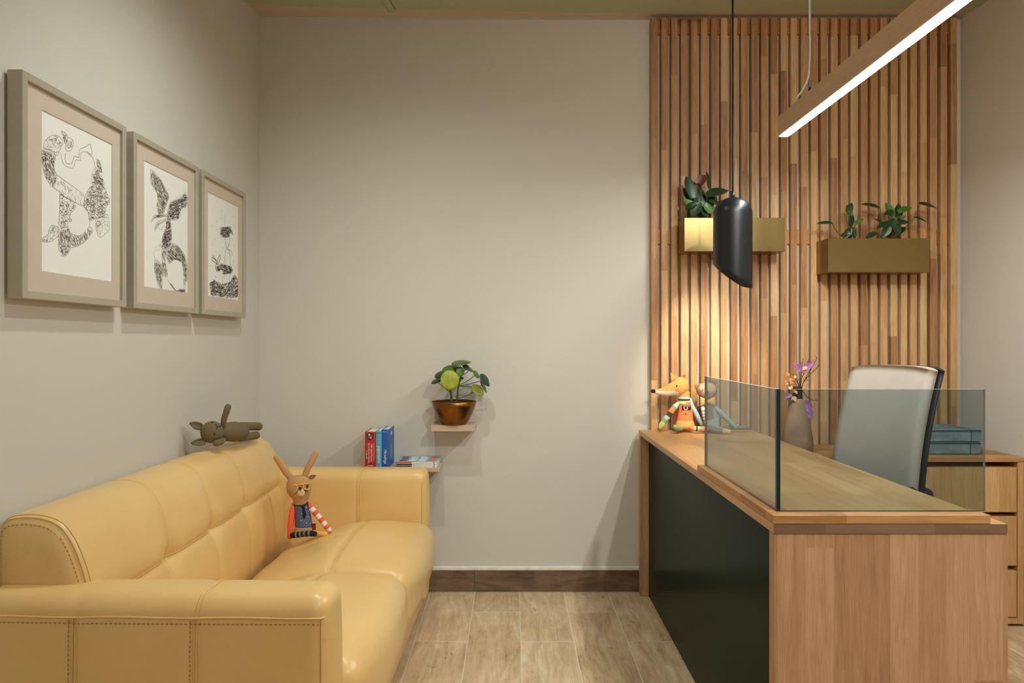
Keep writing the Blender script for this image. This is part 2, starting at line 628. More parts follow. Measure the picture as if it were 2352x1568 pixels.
# glass (absorbing tint, mirror-like by fresnel)
m = bpy.data.materials.new('tinted_glass')
m.use_nodes = True
nt = m.node_tree
nt.nodes.clear()
out = nd(nt, 'ShaderNodeOutputMaterial')
tr = nd(nt, 'ShaderNodeBsdfTransparent')
tr.inputs[0].default_value = (0.69, 0.755, 0.775, 1)
gl = nd(nt, 'ShaderNodeBsdfGlossy')
gl.inputs['Roughness'].default_value = 0.01
lw = nd(nt, 'ShaderNodeLayerWeight')
lw.inputs['Blend'].default_value = 0.5
schlick = mth(nt, 'MULTIPLY_ADD', mth(nt, 'POWER', lw.outputs['Facing'], 5.0), 0.96, 0.04)
mx = nd(nt, 'ShaderNodeMixShader')
nt.links.new(schlick, mx.inputs[0])
nt.links.new(tr.outputs[0], mx.inputs[1])
nt.links.new(gl.outputs[0], mx.inputs[2])
nt.links.new(mx.outputs[0], out.inputs[0])
M['glass'] = m
M['glassedge'] = plain('dark_teal_glass_edge', rgb(10, 40, 46), 0.1)
M['glassedgelight'] = plain('pale_glass_edge', rgb(206, 196, 186), 0.2)


def emit(name, col, st):
    m = bpy.data.materials.new(name)
    m.use_nodes = True
    bs = m.node_tree.nodes['Principled BSDF']
    bs.inputs['Base Color'].default_value = (0.8, 0.8, 0.8, 1)
    bs.inputs['Emission Color'].default_value = col
    bs.inputs['Emission Strength'].default_value = st
    return m


M['led'] = emit('led_diffuser', (0.90, 1.0, 1.0, 1), LINEAR_EMIT)
M['bulb'] = emit('warm_bulb', (1.0, 0.72, 0.40, 1), 12.0)


def cloth(name, r, g, b):
    if name not in M:
        M[name] = plain(name, rgb(r, g, b), 0.9, var=0.05, vscale=60, bstr=0.1, bscale=600)
    return M[name]


def text_part(name, s, size, mtx, mat, parent, extr=0.0002, sx=1.0, align='CENTER'):
    cu = bpy.data.curves.new(name, 'FONT')
    cu.body = s
    cu.size = size
    cu.align_x = align
    cu.align_y = 'CENTER'
    cu.extrude = extr
    cu.resolution_u = 3
    t = bpy.data.objects.new(name + '_tmp', cu)
    COL.objects.link(t)
    dg = bpy.context.evaluated_depsgraph_get()
    me = bpy.data.meshes.new_from_object(t.evaluated_get(dg))
    bpy.data.objects.remove(t)
    org = ORG[parent.name]
    me.transform(Matrix.Translation(-org) @ mtx @ Matrix.Diagonal((sx, 1, 1, 1)))
    me.materials.clear()
    me.materials.append(mat)
    o = bpy.data.objects.new(name, me)
    COL.objects.link(o)
    o.parent = parent
    ORG[o.name] = org
    return o


def frame_mtx(origin, xdir, ydir):
    x = Vector(xdir).normalized()
    y = Vector(ydir).normalized()
    z = x.cross(y)
    mt = Matrix((x, y, z)).transposed().to_4x4()
    mt.translation = Vector(origin)
    return mt


# ------------------------------------------------------------------ room shell
WL, WR, WB, ZC, YF = -1.16, 2.06, 3.30, 2.638, -2.6
g = G().box(WL - 0.15, WR + 0.15, WB, WB + 0.15, -0.1, ZC + 0.15)
build('wall_back', g, M['wall'], kind='structure')
g = G().box(WL - 0.15, WL, YF, WB, -0.1, ZC + 0.15)
build('wall_left', g, M['wall'], kind='structure')
g = G().box(WR, WR + 0.15, YF, WB, -0.1, ZC + 0.15)
build('wall_right', g, M['wall'], kind='structure')
g = G().box(WL, WR, YF, WB, ZC, ZC + 0.12)
ceiling = build('ceiling', g, M['ceil'], kind='structure')
zg = ZC - 0.016
g = G().prism([(WL + .002, YF, zg), (WR - .002, YF, zg), (WR - .002, 3.165, zg), (1.6, 3.20, zg), (0.6, 3.236, zg), (-0.3, 3.20, zg), (-0.98, 3.165, zg), (WL + .002, 3.13, zg)], (0, 0, 0.0155))
build('green_ceiling_sheet', g, M['greenceil'], parent=ceiling)
a = P(885, -12, 3.09); b = P(893, 6, 3.15); c = P(900, 21, 3.185)
pts = [(-0.555, 3.02, zg - .001), (-0.545, 3.10, zg - .006), (-0.535, 3.195, zg - .007), (-0.53, 3.207, zg - .004)]
g = G().tube(pts, 0.017, 8, flat=(Vector((0, 0, 1)), 0.25))
build('ceiling_strap', g, M['greenceil'], parent=ceiling)

# floor with plank tiles
fl = G().box(WL, WR, YF, WB, -0.08, -0.0007)
floor = build('floor', fl, M['grout'], kind='structure')
PW = 0.2033
x0 = 0.034 - 6 * PW
gap = 0.0016
plank_mesh = {}


def plank(parent, xa, xb, ya, yb, mat, name='plank'):
    L, W_ = yb - ya, xb - xa
    key = (round(L, 3), round(W_, 3), mat.name)
    if key not in plank_mesh:
        gg = G().box(0, W_, 0, L, -0.008, 0.0, 0.0012)
        me = bpy.data.meshes.new(name)
        me.from_pydata([tuple(p) for p in gg.v], [], gg.f)
        me.materials.append(mat)
        plank_mesh[key] = me
    o = bpy.data.objects.new(name, plank_mesh[key])
    COL.objects.link(o)
    o.parent = parent
    o.location = (xa, ya, 0)
    return o


for i in range(17):
    xa, xb = x0 + i * PW, x0 + (i + 1) * PW
    xa = max(xa, WL); xb = min(xb, WR)
    if xb - xa < 0.01:
        continue
    e = 3.045 if i % 2 == 1 else 2.748
    ys = [WB - 0.004, e]
    while ys[-1] > -0.7:
        ys.append(ys[-1] - 0.9)
    for k in range(len(ys) - 1):
        plank(floor, xa + gap, xb - gap, ys[k + 1] + gap, ys[k] - gap, M['tile'])

# skirting
zb = 0.098
sk = thing('baseboard_back', None, None, (WL, WB, 0), kind='structure')
edges = [WL + 0.001, -1.07, -0.172, 0.632]
for k in range(3):
    g = G().box(edges[k] + .0012, edges[k + 1] - .0012, WB - 0.010, WB - 0.0003, 0.001, zb, 0.001)
    build('skirting_tile', g, M['tilebase'], parent=sk)
g = G().soft(((WL + 0.632) / 2, WB - 0.0058, zb + 0.0085), (0.895, 0.0055, 0.0085), 0.003, (2, 1, 1), k=2)
build('trim_1', g, M['plaster'], kind='structure')
sk2 = thing('baseboard_left', None, None, (WL, 0, 0), kind='structure')
yy = WB - 0.012
for k in range(5):
    g = G().box(WL + .0003, WL + 0.010, yy - 0.9 + .0012, yy - .0012, 0.001, zb, 0.001)
    build('skirting_tile', g, M['tilebase'], parent=sk2)
    yy -= 0.9

# ------------------------------------------------------------------ slatted wall
SY0, SY1 = 3.268, 3.290
sl = thing('slatted_wall_panel', 'tall panel of narrow vertical oak slats covering the wall behind the desk', 'slat panel', (1.32, 3.28, 0.02))
NS = 31
pit = (2.024 - 0.029 - 0.634) / (NS - 1)
slat_me = None
for i in range(NS):
    xa = 0.634 + i * pit
    if slat_me is None:
        gg = G().box(0, 0.029, 0, SY1 - SY0, 0, 2.598, 0.0012)
        slat_me = bpy.data.meshes.new('slat')
        slat_me.from_pydata([tuple(p) for p in gg.v], [], gg.f)
        slat_me.materials.append(M['slat'])
    o = bpy.data.objects.new('slat', slat_me)
    COL.objects.link(o)
    o.parent = sl
    o.location = Vector((xa + rnd.uniform(-.0012, .0012), SY0 + rnd.uniform(-.0008, .0008), 0.02)) - ORG[sl.name]
for zc_ in (0.35, 1.625, 2.585):
    g = G().box(0.636, 2.022, SY1 - 0.001, WB - 0.001, zc_ - 0.033, zc_ + 0.033)
    build('batten', g, M['ledge'], parent=sl)

# ------------------------------------------------------------------ sofa
SROOT = Vector((-0.765, 2.33, 0.0))
sofa = thing('sofa', 'mustard yellow leather two-seat sofa along the picture wall', 'sofa', SROOT, rotz=-0.0193)


def stitchline(gst, pts, n, pitch=0.010, ln=0.006, r=0.0011):
    """dashes along polyline pts, lying on the surface"""
    acc = 0.0
    for i in range(len(pts) - 1):
        a_, b_ = Vector(pts[i]), Vector(pts[i + 1])
        d = b_ - a_
        L = d.length
        if L < 1e-6:
            continue
        d.normalize()
        t = -acc
        while t < L:
            if t >= 0:
                gst.tube([a_ + d * t, a_ + d * min(t + ln, L + ln)], r, 4, cap='flat')
            t += pitch
        acc = (L + acc) % pitch if L + acc > 0 else 0


# base and legs
g = G().soft((-0.76, 2.325, 0.145), (0.375, 0.67, 0.095), 0.012, (4, 6, 2), k=2)
build('base', g, M['leather'], parent=sofa)
for xx in (-1.08, -0.44):
    for yv in (1.60, 3.05):
        g = G().lathe((xx, yv, 0), [(0.0001, 0.001), (0.018, 0.001), (0.022, 0.056), (0.0001, 0.056)], 14)
        build('leg', g, M['blackplastic'], parent=sofa)


# arms
def arm(yc):
    hx, hy, hz = 0.38, 0.07, 0.275
    sgn = -1 if yc < 2.3 else 1          # outer side

    def fn(p):
        q = p.copy()
        ex = max(0.0, 1 - (p.x / hx) ** 2)
        ey = max(0.0, 1 - (p.y / hy) ** 2)
        if p.z > 0.2:
            q.z += 0.010 * ey
        # pillowed panels between vertical seams on the sides
        zz = max(0.0, 1 - (p.z / hz) ** 4)
        for sx in (-0.155, 0.105):
            dx = p.x - sx
            if abs(p.y) > hy * 0.55 or p.z > hz * 0.8:
                gq = math.exp(-(dx / 0.008) ** 2)
                q.y -= (0.0035 * gq) * (1 if p.y > 0 else -1) * (abs(p.y) / hy)
                if p.z > hz * 0.8:
                    q.z -= 0.003 * gq
        q.y += 0.006 * zz * ex * (p.y / hy)
        if p.x > hx * 0.8:
            q.x += 0.010 * ey * zz
        return q
    gg = G().soft((-0.755, yc, 0.325), (hx, hy, hz), 0.034, (48, 4, 10), fn, k=5)
    o = build('arm', gg, M['leather'], parent=sofa)
    gp = G()
    gs = G()
    yo = yc + sgn * (hy + 0.0045)
    yi = yc - sgn * (hy + 0.0045)
    ztop = 0.575
    zt = 0.61
    # top welt running along the outer edge
    def surf(x, side, z, out=0.0):
        q = fn(Vector((x, side * hy, z - 0.325)))
        return q + Vector((-0.755, yc + side * out, 0.325))
    xs_ = [-hx + 0.02 + (2 * hx - 0.032) * t / 24 for t in range(25)]
    line = [surf(x, sgn, ztop - 0.012 - 0.001 * math.sin(x * 25), 0.0008) for x in xs_]
    line.append(Vector((-0.755 + hx - 0.006, yc + sgn * (hy - 0.006), ztop - 0.012)))
    gp.tube(line, 0.0024, 6)
    stitchline(gs, [surf(x, sgn, ztop - 0.025, 0.0006) for x in xs_], None)
    stitchline(gs, [p + Vector((0, -sgn * 0.011, 0.020)) for p in line[:-1]], None)
    for sx in (-0.155, 0.105):
        for dx in (-0.005, 0.005):
            gp.tube([surf(sx + dx, sgn, z, 0.0012) for z in (0.08, 0.14, 0.2, 0.27, 0.35, 0.43, 0.5, ztop - 0.012)], 0.0018, 5)
        stitchline(gs, [surf(sx - 0.013, sgn, z, 0.0006) for z in (0.08, 0.14, 0.2, 0.27, 0.35, 0.43, 0.5, ztop - 0.02)], None)
        if sx > 0:
            for dx in (-0.005, 0.005):
                pts = []
                for k in range(15):
                    aa = math.pi * k / 14
                    ca = math.cos(aa)
                    yl = sgn * hy * (1 if ca > 0 else -1) * min(1, abs(ca) * 1.0)
                    over = max(0.0, abs(yl) - (hy - 0.034))
                    zl = hz - 0.034 + math.sqrt(max(0, 0.034 ** 2 - over ** 2))
                    pts.append(fn(Vector((sx + dx + 0.006 * math.sin(aa), yl, zl))) + Vector((-0.755, yc, 0.3262)))
                gp.tube(pts, 0.0018, 5)
                gp.tube([surf(sx + dx, -sgn, z, 0.0012) for z in (0.36, 0.42, 0.48, 0.54, 0.563)], 0.0018, 5)
    # front edge seams
    xf = -0.755 + hx
    for sg2 in (-1, 1):
        for dx in (-0.004, 0.006):
            pts = [(xf - 0.018 + dx, yc + sg2 * (hy - 0.004), z) for z in (0.08, 0.2, 0.4, 0.545)]
            pts += [(xf - 0.018 + dx, yc + sg2 * (hy - 0.012), 0.580), (xf - 0.022 + dx, yc + sg2 * (hy - 0.03), 0.599)]
            gp.tube(pts, 0.0018, 5)
    build('piping', gp, M['piping'], parent=o)
    build('stitching', gs, M['stitch'], parent=o, kind='stuff')


arm(1.59)
arm(3.06)


# seat cushions
def seat(y0, y1):
    yc = (y0 + y1) / 2
    hx, hy, hz = 0.298, (y1 - y0) / 2 + 0.002, 0.095
    cx = -0.632
    def fn(p):
        q = p.copy()
        ex = max(0.0, 1 - (p.x / hx) ** 2)
        ey = max(0.0, 1 - (p.y / hy) ** 2)
        if p.z > 0:
            k_ = p.z / hz
            q.z += k_ * (0.052 * (ex ** 0.6) * (ey ** 0.55))
            back = max(0.0, -(p.x - 0.05) / hx)
            q.z -= k_ * 0.075 * back ** 1.3
            # mid seam groove running along the sofa
            q.z -= k_ * 0.008 * math.exp(-((p.x - 0.035) / 0.012) ** 2)
            q.z -= k_ * 0.003 * math.exp(-((p.y + 0.02) / 0.012) ** 2) * (1 if p.x < 0.03 else 0)
            q.z += k_ * 0.0025 * math.sin(p.x * 55 + p.y * 24) * (0.2 + 0.5 * back) * ey
        if p.x > hx * 0.6:
            q.x += 0.022 * ey * max(0, 1 - (p.z / hz) ** 2) * (p.x / hx)
        return q
    gg = G().soft((cx, yc, 0.297), (hx, hy, hz), 0.055, (40, 28, 3), fn, k=6)
    o = build('seat_cushion', gg, M['leather'], parent=sofa)
    gp = G()
    for dx in (-0.006, 0.006):
        pts = []
        for k in range(25):
            yy_ = -hy * 0.90 + hy * 1.8 * k / 24
            q = fn(Vector((0.035 + dx, yy_, hz)))
            if abs(yy_) > hy - 0.055:
                q.z -= 0.004
            pts.append(q + Vector((cx, yc, 0.297 + 0.0003)))
        gp.tube(pts, 0.0014, 5)
        pts = []
        for k in range(20):
            xx_ = -hx * 0.82 + (0.03 + hx * 0.82) * k / 19
            q = fn(Vector((xx_, -0.02 + dx, hz)))
            pts.append(q + Vector((cx, yc, 0.297 + 0.0003)))
        gp.tube(pts, 0.0012, 5)
    build('piping', gp, M['piping'], parent=o)


seat(1.665, 2.325)
seat(2.325, 2.985)

# backrest
ctrl = [(-0.925, 0.26), (-0.908, 0.33), (-0.905, 0.42), (-0.913, 0.50), (-0.921, 0.548), (-0.924, 0.60), (-0.940, 0.655),
        (-0.962, 0.705), (-0.990, 0.740), (-1.030, 0.757), (-1.080, 0.760), (-1.118, 0.750), (-1.134, 0.715), (-1.137, 0.60), (-1.137, 0.45), (-1.137, 0.26)]


def catmull(c, sub):
    out_ = []
    n = len(c)
    for i in range(n - 1):
        p0 = c[max(i - 1, 0)]; p1 = c[i]; p2 = c[i + 1]; p3 = c[min(i + 2, n - 1)]
        for k in range(sub):
            t = k / sub
            out_.append(tuple(0.5 * (2 * p1[j] + (p2[j] - p0[j]) * t + (2 * p0[j] - 5 * p1[j] + 4 * p2[j] - p3[j]) * t * t + (3 * p1[j] - p0[j] - 3 * p2[j] + p3[j]) * t ** 3) for j in range(len(p1))))
    out_.append(tuple(c[-1]))
    return out_


prof = catmull(ctrl, 8)
BY0, BY1 = 1.592, 3.060
TUFTS = (1.98, 2.28, 2.58)


def backpt(i, y):
    X, Z = prof[i]
    a_ = prof[max(i - 1, 0)]
    b_ = prof[min(i + 1, len(prof) - 1)]
    n_ = Vector((b_[1] - a_[1], 0, -(b_[0] - a_[0])))
    n_ = Vector((abs(n_.x) if Z < 0.74 and X > -1.0 else n_.x, 0, n_.z)).normalized()
    front = 1.0 if X > -1.0 else max(0.0, 1 - (-1.0 - X) / 0.1)
    d = 0.0
    for t in TUFTS:
        dy = y - t
        vert = math.exp(-(dy / 0.012) ** 2)
        d -= 0.0028 * vert * front
        d -= 0.015 * math.exp(-(dy / 0.035) ** 2 - ((Z - 0.548) / 0.04) ** 2)
        d -= 0.006 * math.exp(-(dy / 0.02) ** 2 - ((Z - 0.61) / 0.05) ** 2)
    if X > -1.0:
        d -= 0.006 * math.exp(-((Z - 0.548) / 0.010) ** 2) + 0.002 * math.exp(-((Z - 0.548) / 0.035) ** 2)
    # panel pillow
    e = (y - BY0) / (BY1 - BY0)
    d += 0.010 * math.sin(math.pi * e) ** 0.7 * front
    # rounded ends
    en = min(y - BY0, BY1 - y)
    if en < 0.03:
        d -= 0.014 * (1 - math.sqrt(max(0, 1 - ((0.03 - en) / 0.03) ** 2)))
    wf = 1.0 if X > -1.0 else max(0.35, 1 - (-1.0 - X) / 0.137 * 0.65)
    dz_ = 0.018 * e ** 5 * min(1.0, max(0.0, (Z - 0.55) / 0.15))
    return Vector((X - 0.064 * e * wf, y, Z - dz_)) + n_ * d


ysamp = [BY0, BY0 + .003, BY0 + .008, BY0 + .016, BY0 + .03]
ysamp += [BY0 + .03 + (BY1 - BY0 - .06) * k / 110 for k in range(1, 110)]
ysamp += [BY1 - .03, BY1 - .016, BY1 - .008, BY1 - .003, BY1]
g = G()
n = len(prof)
vs = [backpt(i, y) for y in ysamp for i in range(n)]
fs = []
for j in range(len(ysamp) - 1):
    for i in range(n):
        i2 = (i + 1) % n
        fs.append((j * n + i, j * n + i2, (j + 1) * n + i2, (j + 1) * n + i))
g.add(vs, fs, 0, True)
for j, off in ((0, -0.012), (len(ysamp) - 1, 0.012)):
    ring = [vs[j * n + i] for i in range(n)]
    c = sum(ring, Vector()) / n
    c2 = [c + (p - c) * 0.93 + Vector((0, off * 0.55, 0)) for p in ring]
    c3 = [c + (p - c) * 0.6 + Vector((0, off, 0)) for p in ring]
    cap = ring + c2 + c3 + [c + Vector((0, off * 1.1, 0))]
    ff = []
    for i in range(n):
        i2 = (i + 1) % n
        q = [(i, i2, n + i2, n + i), (n + i, n + i2, 2 * n + i2, 2 * n + i), (2 * n + i, 2 * n + i2, 3 * n)]
        ff += [t[::-1] for t in q] if j == 0 else q
    g.add(cap, ff, 0, True)
back = build('backrest', g, M['leather'], parent=sofa)
gp = G()
gs = G()
iseam = min(range(len(prof)), key=lambda i: abs(prof[i][1] - 0.548) + (0 if prof[i][0] > -1 else 9))
for dz in (-1, 1):
    gp.tube([backpt(iseam + dz * 0, y) + Vector((0.0005, 0, dz * 0.005)) for y in ysamp[4:-4]], 0.0022, 5)
itop = min(range(len(prof)), key=lambda i: abs(prof[i][0] + 1.10))
for t in TUFTS:
    for dy in (-0.004, 0.004):
        gp.tube([backpt(i, t + dy) for i in range(6, itop, 2)], 0.0013, 5)
for yv in (BY0 + 0.004, BY0 + 0.013):
    gp.tube([backpt(i, yv) for i in range(6, len(prof) - 16)], 0.0019, 5)
stitchline(gs, [backpt(i, BY0) * 1.0 + Vector((-0.004 if prof[i][0] > -1.0 else 0, -0.005, -0.006 if prof[i][1] > 0.72 else 0)) for i in range(24, len(prof) - 20)], None)
gp.tube([backpt(i, BY1 - 0.006) for i in range(6, len(prof) - 16)], 0.0019, 5)
build('piping', gp, M['piping'], parent=back)
build('stitching', gs, M['stitch'], parent=back, kind='stuff')

# ------------------------------------------------------------------ reception desk
DX0, DX1, DY0, DY1, DZ = 0.575, 1.090, 1.579, 3.264, 0.745
desk = thing('reception_desk', 'oak reception desk with a dark green front panel', 'desk', ((DX0 + DX1) / 2, 2.4, 0))
g = G().box(DX0, DX1, DY0, DY1, DZ - 0.0215, DZ, 0.0012)
build('desk_top', g, M['counter'], parent=desk)
g = G().box(DX0 + .0015, DX1 + .002, DY0 + 0.002, DY0 + 0.032, 0.002, DZ - 0.0222, 0.001)
build('end_panel', g, M['deskend'], parent=desk)
g = G().box(DX0 + .0015, DX1 - .002, DY1 - 0.032, DY1 - 0.001, 0.002, DZ - 0.0222, 0.001)
build('end_panel', g, M['deskend'], parent=desk)
g = G().box(DX0 + 0.040, DX0 + 0.060, DY0 + 0.0325, DY1 - 0.0325, 0.002, DZ - 0.0222)
build('front_panel', g, M['deskgreen'], parent=desk, label='dark green laminate front panel')
build('top_end_edge', G().box(DX0 + .001, DX1 - .001, DY0 - 0.0006, DY0 + 0.0005, DZ - 0.0212, DZ - 0.0003), wood('oak_end_grain', [rgb(112, 82, 64), rgb(134, 100, 80), rgb(150, 116, 94)], 'Z', 'X', 0.3, 0.12, 0.6), parent=desk)
LZ = DZ + 0.0195
# raised ledge that carries the glass
led = build('glass_ledge', G().box(DX0 - 0.001, 1.052, DY0 - 0.001, DY0 + 0.052, DZ + 0.0005, LZ, 0.001), M['ledge'], parent=desk)
build('glass_ledge', G().box(DX0 - 0.001, DX0 + 0.050, DY0 + 0.0525, 2.225, DZ + 0.0005, LZ, 0.001), M['ledgey'], parent=desk)
# glass screen
gx, gy, gz = 0.594, 1.612, 1.039
scr = thing('glass_screen', 'low grey-tinted corner glass screen standing on the desk ledge', 'glass screen', (0.8, 1.62, LZ))


def pane(name, x0, x1, y0, y1, edge_axis):
    gg = G()
    b_ = len(gg.f)
    gg.box(x0, x1, y0, y1, LZ + 0.0008, gz)
    # face order: -x, +x, -y, +y, -z, +z
    if edge_axis == 'x':      # faces +-x are the panes, y ends are edges
        gg.m = [0, 0, 1, 1, 1, 2]
    else:
        gg.m = [1, 2, 0, 0, 1, 2]
    return build(name, gg, [M['glass'], M['glassedge'], M['glassedgelight']], parent=scr)


pane('glass_pane', gx, gx + 0.008, gy + 0.0085, 2.215, 'x')
pane('glass_pane', gx + 0.0081, 1.062, gy, gy + 0.008, 'y')
build('corner_joint', G().box(gx - 0.0003, gx + 0.008, gy - 0.0003, gy + 0.0083, LZ + 0.0008, gz), M['glassedge'], parent=scr)

# ------------------------------------------------------------------ low cabinet behind the desk
CX0, CX1, CY0, CY1, CZ = 1.10, 2.055, 2.885, 3.25, 0.68
cab = thing('drawer_cabinet', 'low oak cabinet with drawers against the slatted wall behind the desk', 'cabinet', (1.6, 3.07, 0))
build('cabinet_top', G().box(CX0, CX1, CY0, CY1, CZ - 0.018, CZ, 0.001), M['cabtop'], parent=cab)
build('side_panel', G().box(CX1 - 0.022, CX1, CY0 + .001, CY1, 0.012, CZ - 0.0185), M['cab'], parent=cab)
build('side_panel', G().box(1.40, 1.42, CY0 + .001, CY1, 0.012, CZ - 0.0185), M['cab'], parent=cab)
build('side_panel', G().box(CX0, CX0 + 0.02, CY0 + .001, CY1, 0.012, CZ - 0.0185), M['cab'], parent=cab)
build('back_panel', G().box(CX0 + .021, CX1 - .023, CY1 - 0.014, CY1 - .002, 0.035, CZ - 0.0185), M['cab'], parent=cab)
build('bottom_rail', G().box(1.421, CX1 - 0.023, CY0 + .002, CY1 - .015, 0.012, 0.034), M['cab'], parent=cab)
zt = [(0.038, 0.225), (0.245, 0.442), (0.460, 0.640)]
for (z0, z1) in zt:
    build('drawer', G().box(1.424, CX1 - 0.0255, CY0 + .003, CY0 + 0.30, z0, z1, 0.001), M['cab'], parent=cab)

# binders on the cabinet
for k, lab in enumerate(('lower of two mottled teal box binders stacked flat on the oak cabinet', 'upper of two mottled teal box binders stacked flat on the oak cabinet')):
    z0 = CZ + 0.001 + k * 0.051
    bt = thing('box_binder', lab, 'binder', (1.85, 3.05, z0), group='teal binders on the cabinet')
    x0_, x1_ = 1.66 + 0.01 * k, 1.932 + 0.004 * k
    build('cover', G().box(x0_, x1_, 2.96, 3.18, z0, z0 + 0.0495, 0.004), M['binder'], parent=bt)
    for xs in (x0_ + 0.03, x1_ - 0.045):
        build('spine_strap', G().box(xs, xs + 0.003, 2.9585, 3.1815, z0 + .0005, z0 + 0.050), M['binderedge'], parent=bt)
    build('edge_band', G().box(x0_ + .002, x1_ - .002, 2.9592, 2.962, z0 + 0.042, z0 + 0.0485), M['binderedge'], parent=bt)

# ------------------------------------------------------------------ office chair
ch = thing('office_chair', 'white upholstered office chair with a black back shell behind the desk', 'chair', (1.17, 2.38, 0))
rdir = Vector((0.27, -0.963, 0))
bdir = Vector((0.963, 0.27, 0))


def backrest_pt(u, v, off):
    z = 0.56 + v * (1.066 - 0.56)
    wd = 0.352 - 0.008 * v ** 2
    lean = 0.03 + 0.02 * v + 0.09 * v ** 2.2
    c = Vector((1.178, 2.375, z)) + bdir * (lean + off - 0.03 * (4 * u * u)) + rdir * (u * wd + 0.020 * (1 - v * v))
    c.z -= 0.012 * (2 * u) ** 4 * v
    return c


def slab(o0, o1, nu=16, nv=24, ulim=0.5, v0=0.0, v1=1.0):
    gg = G()
    vs_ = []
    for side, off in ((0, o0), (1, o1)):
        for j in range(nv + 1):
            for i in range(nu + 1):
                u = -ulim + 2 * ulim * i / nu
                v = v0 + (v1 - v0) * j / nv
                e = max(abs(u) / ulim, 0)
                rr = (e ** 8) * 0.008
                vs_.append(backrest_pt(u, v, off + (rr if side == 0 else -rr)))
    k = (nu + 1) * (nv + 1)
    ff = []
    for j in range(nv):
        for i in range(nu):
            a_ = j * (nu + 1) + i
            ff.append((a_, a_ + 1, a_ + nu + 2, a_ + nu + 1))
            ff.append((k + a_, k + a_ + nu + 1, k + a_ + nu + 2, k + a_ + 1))
    for j in range(nv):
        for i in (0, nu):
            a_ = j * (nu + 1) + i
            q = (a_, k + a_, k + a_ + nu + 1, a_ + nu + 1)
            ff.append(q[::-1] if i == 0 else q)
    for i in range(nu):
        for j in (0, nv):
            a_ = j * (nu + 1) + i
            q = (a_, a_ + 1, k + a_ + 1, k + a_)
            ff.append(q if j == 0 else q[::-1])
    gg.add(vs_, ff, 0, True)
    return gg


build('backrest', slab(-0.035, 0.006), M['chairfab'], parent=ch, label='white upholstered backrest')
build('back_shell', slab(0.007, 0.030, ulim=0.507), M['blackplastic'], parent=ch, label='black plastic back shell')
sc_ = Vector((0.96, 2.35, 0))
build('seat', G().soft((sc_.x, sc_.y, 0.47), (0.22, 0.23, 0.04), 0.035, (6, 6, 2)), M['chairfab'], parent=ch)
build('seat_pan', G().soft((sc_.x, sc_.y, 0.42), (0.18, 0.19, 0.012), 0.01, (2, 2, 1)), M['blackplastic'], parent=ch)
build('back_bracket', G().tube([(sc_.x + 0.1, sc_.y, 0.43), (1.25, 2.40, 0.44), (1.285, 2.41, 0.52), (1.262, 2.40, 0.66)], 0.022, 8), M['blackplastic'], parent=ch)
build('armrest', G().tube([(1.21, 2.17, 0.44), (1.215, 2.15, 0.60), (1.235, 2.155, 0.665), (1.20, 2.16, 0.69), (1.10, 2.15, 0.69)], 0.02, 8), M['blackplastic'], parent=ch)
build('armrest_post', G().soft((1.285, 2.25, 0.585), (0.022, 0.035, 0.105), 0.018, (2, 2, 4)), M['blackplastic'], parent=ch)
build('gas_lift', G().lathe((sc_.x, sc_.y, 0), [(0.0001, 0.07), (0.028, 0.07), (0.028, 0.25), (0.018, 0.25), (0.018, 0.41), (0.0001, 0.41)], 16), M['blackplastic'], parent=ch)
for k in range(5):
    aa = 2 * math.pi * k / 5 + 0.3
    e = Vector((sc_.x + 0.26 * math.cos(aa), sc_.y + 0.26 * math.sin(aa), 0.075))
    build('base_spoke', G().tube([(sc_.x, sc_.y, 0.10), e], [0.022, 0.014], 8), M['blackplastic'], parent=ch)
    build('caster', G().ellip(e - Vector((0, 0, 0.045)), (0.028, 0.028, 0.028), seg=12, rings=8), M['blackplastic'], parent=ch)

# ------------------------------------------------------------------ linear lamp
lx0, lx1, ly0, ly1, lz0, lz1 = 1.036, 1.080, 1.25, 2.80, 1.944, 2.022
lamp = thing('linear_pendant_lamp', 'long wooden bar lamp with a white light strip hanging over the desk', 'lamp', ((lx0 + lx1) / 2, 2.0, lz0))
g = G().box(lx0, lx1, ly0, ly1, lz0 + 0.001, lz1, 0.002)
build('lamp_body', g, M['lampwood'], parent=lamp)
g = G().box(lx0 + 0.006, lx1 - 0.006, ly0 + 0.004, ly1 - 0.004, lz0 - 0.0012, lz0 + 0.0008)
build('light_strip', g, M['led'], parent=lamp)
for yv in (1.5, 2.54):
    xc = (lx0 + lx1) / 2 - 0.005
    g = G().tube([(xc, yv, lz1 + 0.012), (xc + 0.002, yv, 2.3), (xc, yv, zg - 0.001)], 0.0012, 6, cap='flat')
    build('steel_cable', g, M['whitecord'], parent=lamp)
    pts = [(xc - 0.03, yv + 0.05, lz1 - 0.002), (xc - 0.012, yv + 0.02, lz1 + 0.03), (xc, yv + 0.004, lz1 + 0.09), (xc + 0.001, yv + 0.004, 2.3), (xc - 0.001, yv + 0.003, 2.48), (xc, yv + 0.004, zg - 0.001)]
    build('power_cord', G().tube(catmull([tuple(p) for p in pts], 5), 0.0035, 6, cap='flat'), M['whitecord'], parent=lamp)
    build('cable_grip', G().lathe((xc, yv, lz1), [(0.0001, 0), (0.006, 0), (0.006, 0.016), (0.003, 0.022), (0.0001, 0.022)], 12), M['black'], parent=lamp)

# ------------------------------------------------------------------ black pendant
PY = 2.75
pc = P(1683, 560, PY)
R = 43.5 / F * PY
ptop = P(1683, 453, PY).z
pd = thing('pendant_lamp', 'black capsule pendant lamp with a slanted opening above the desk', 'lamp', (pc.x, PY, P(0, 640, PY).z))
NSEG = 48
zmid = P(0, 634, PY).z
sx_, sy_ = 0.043, 0.038


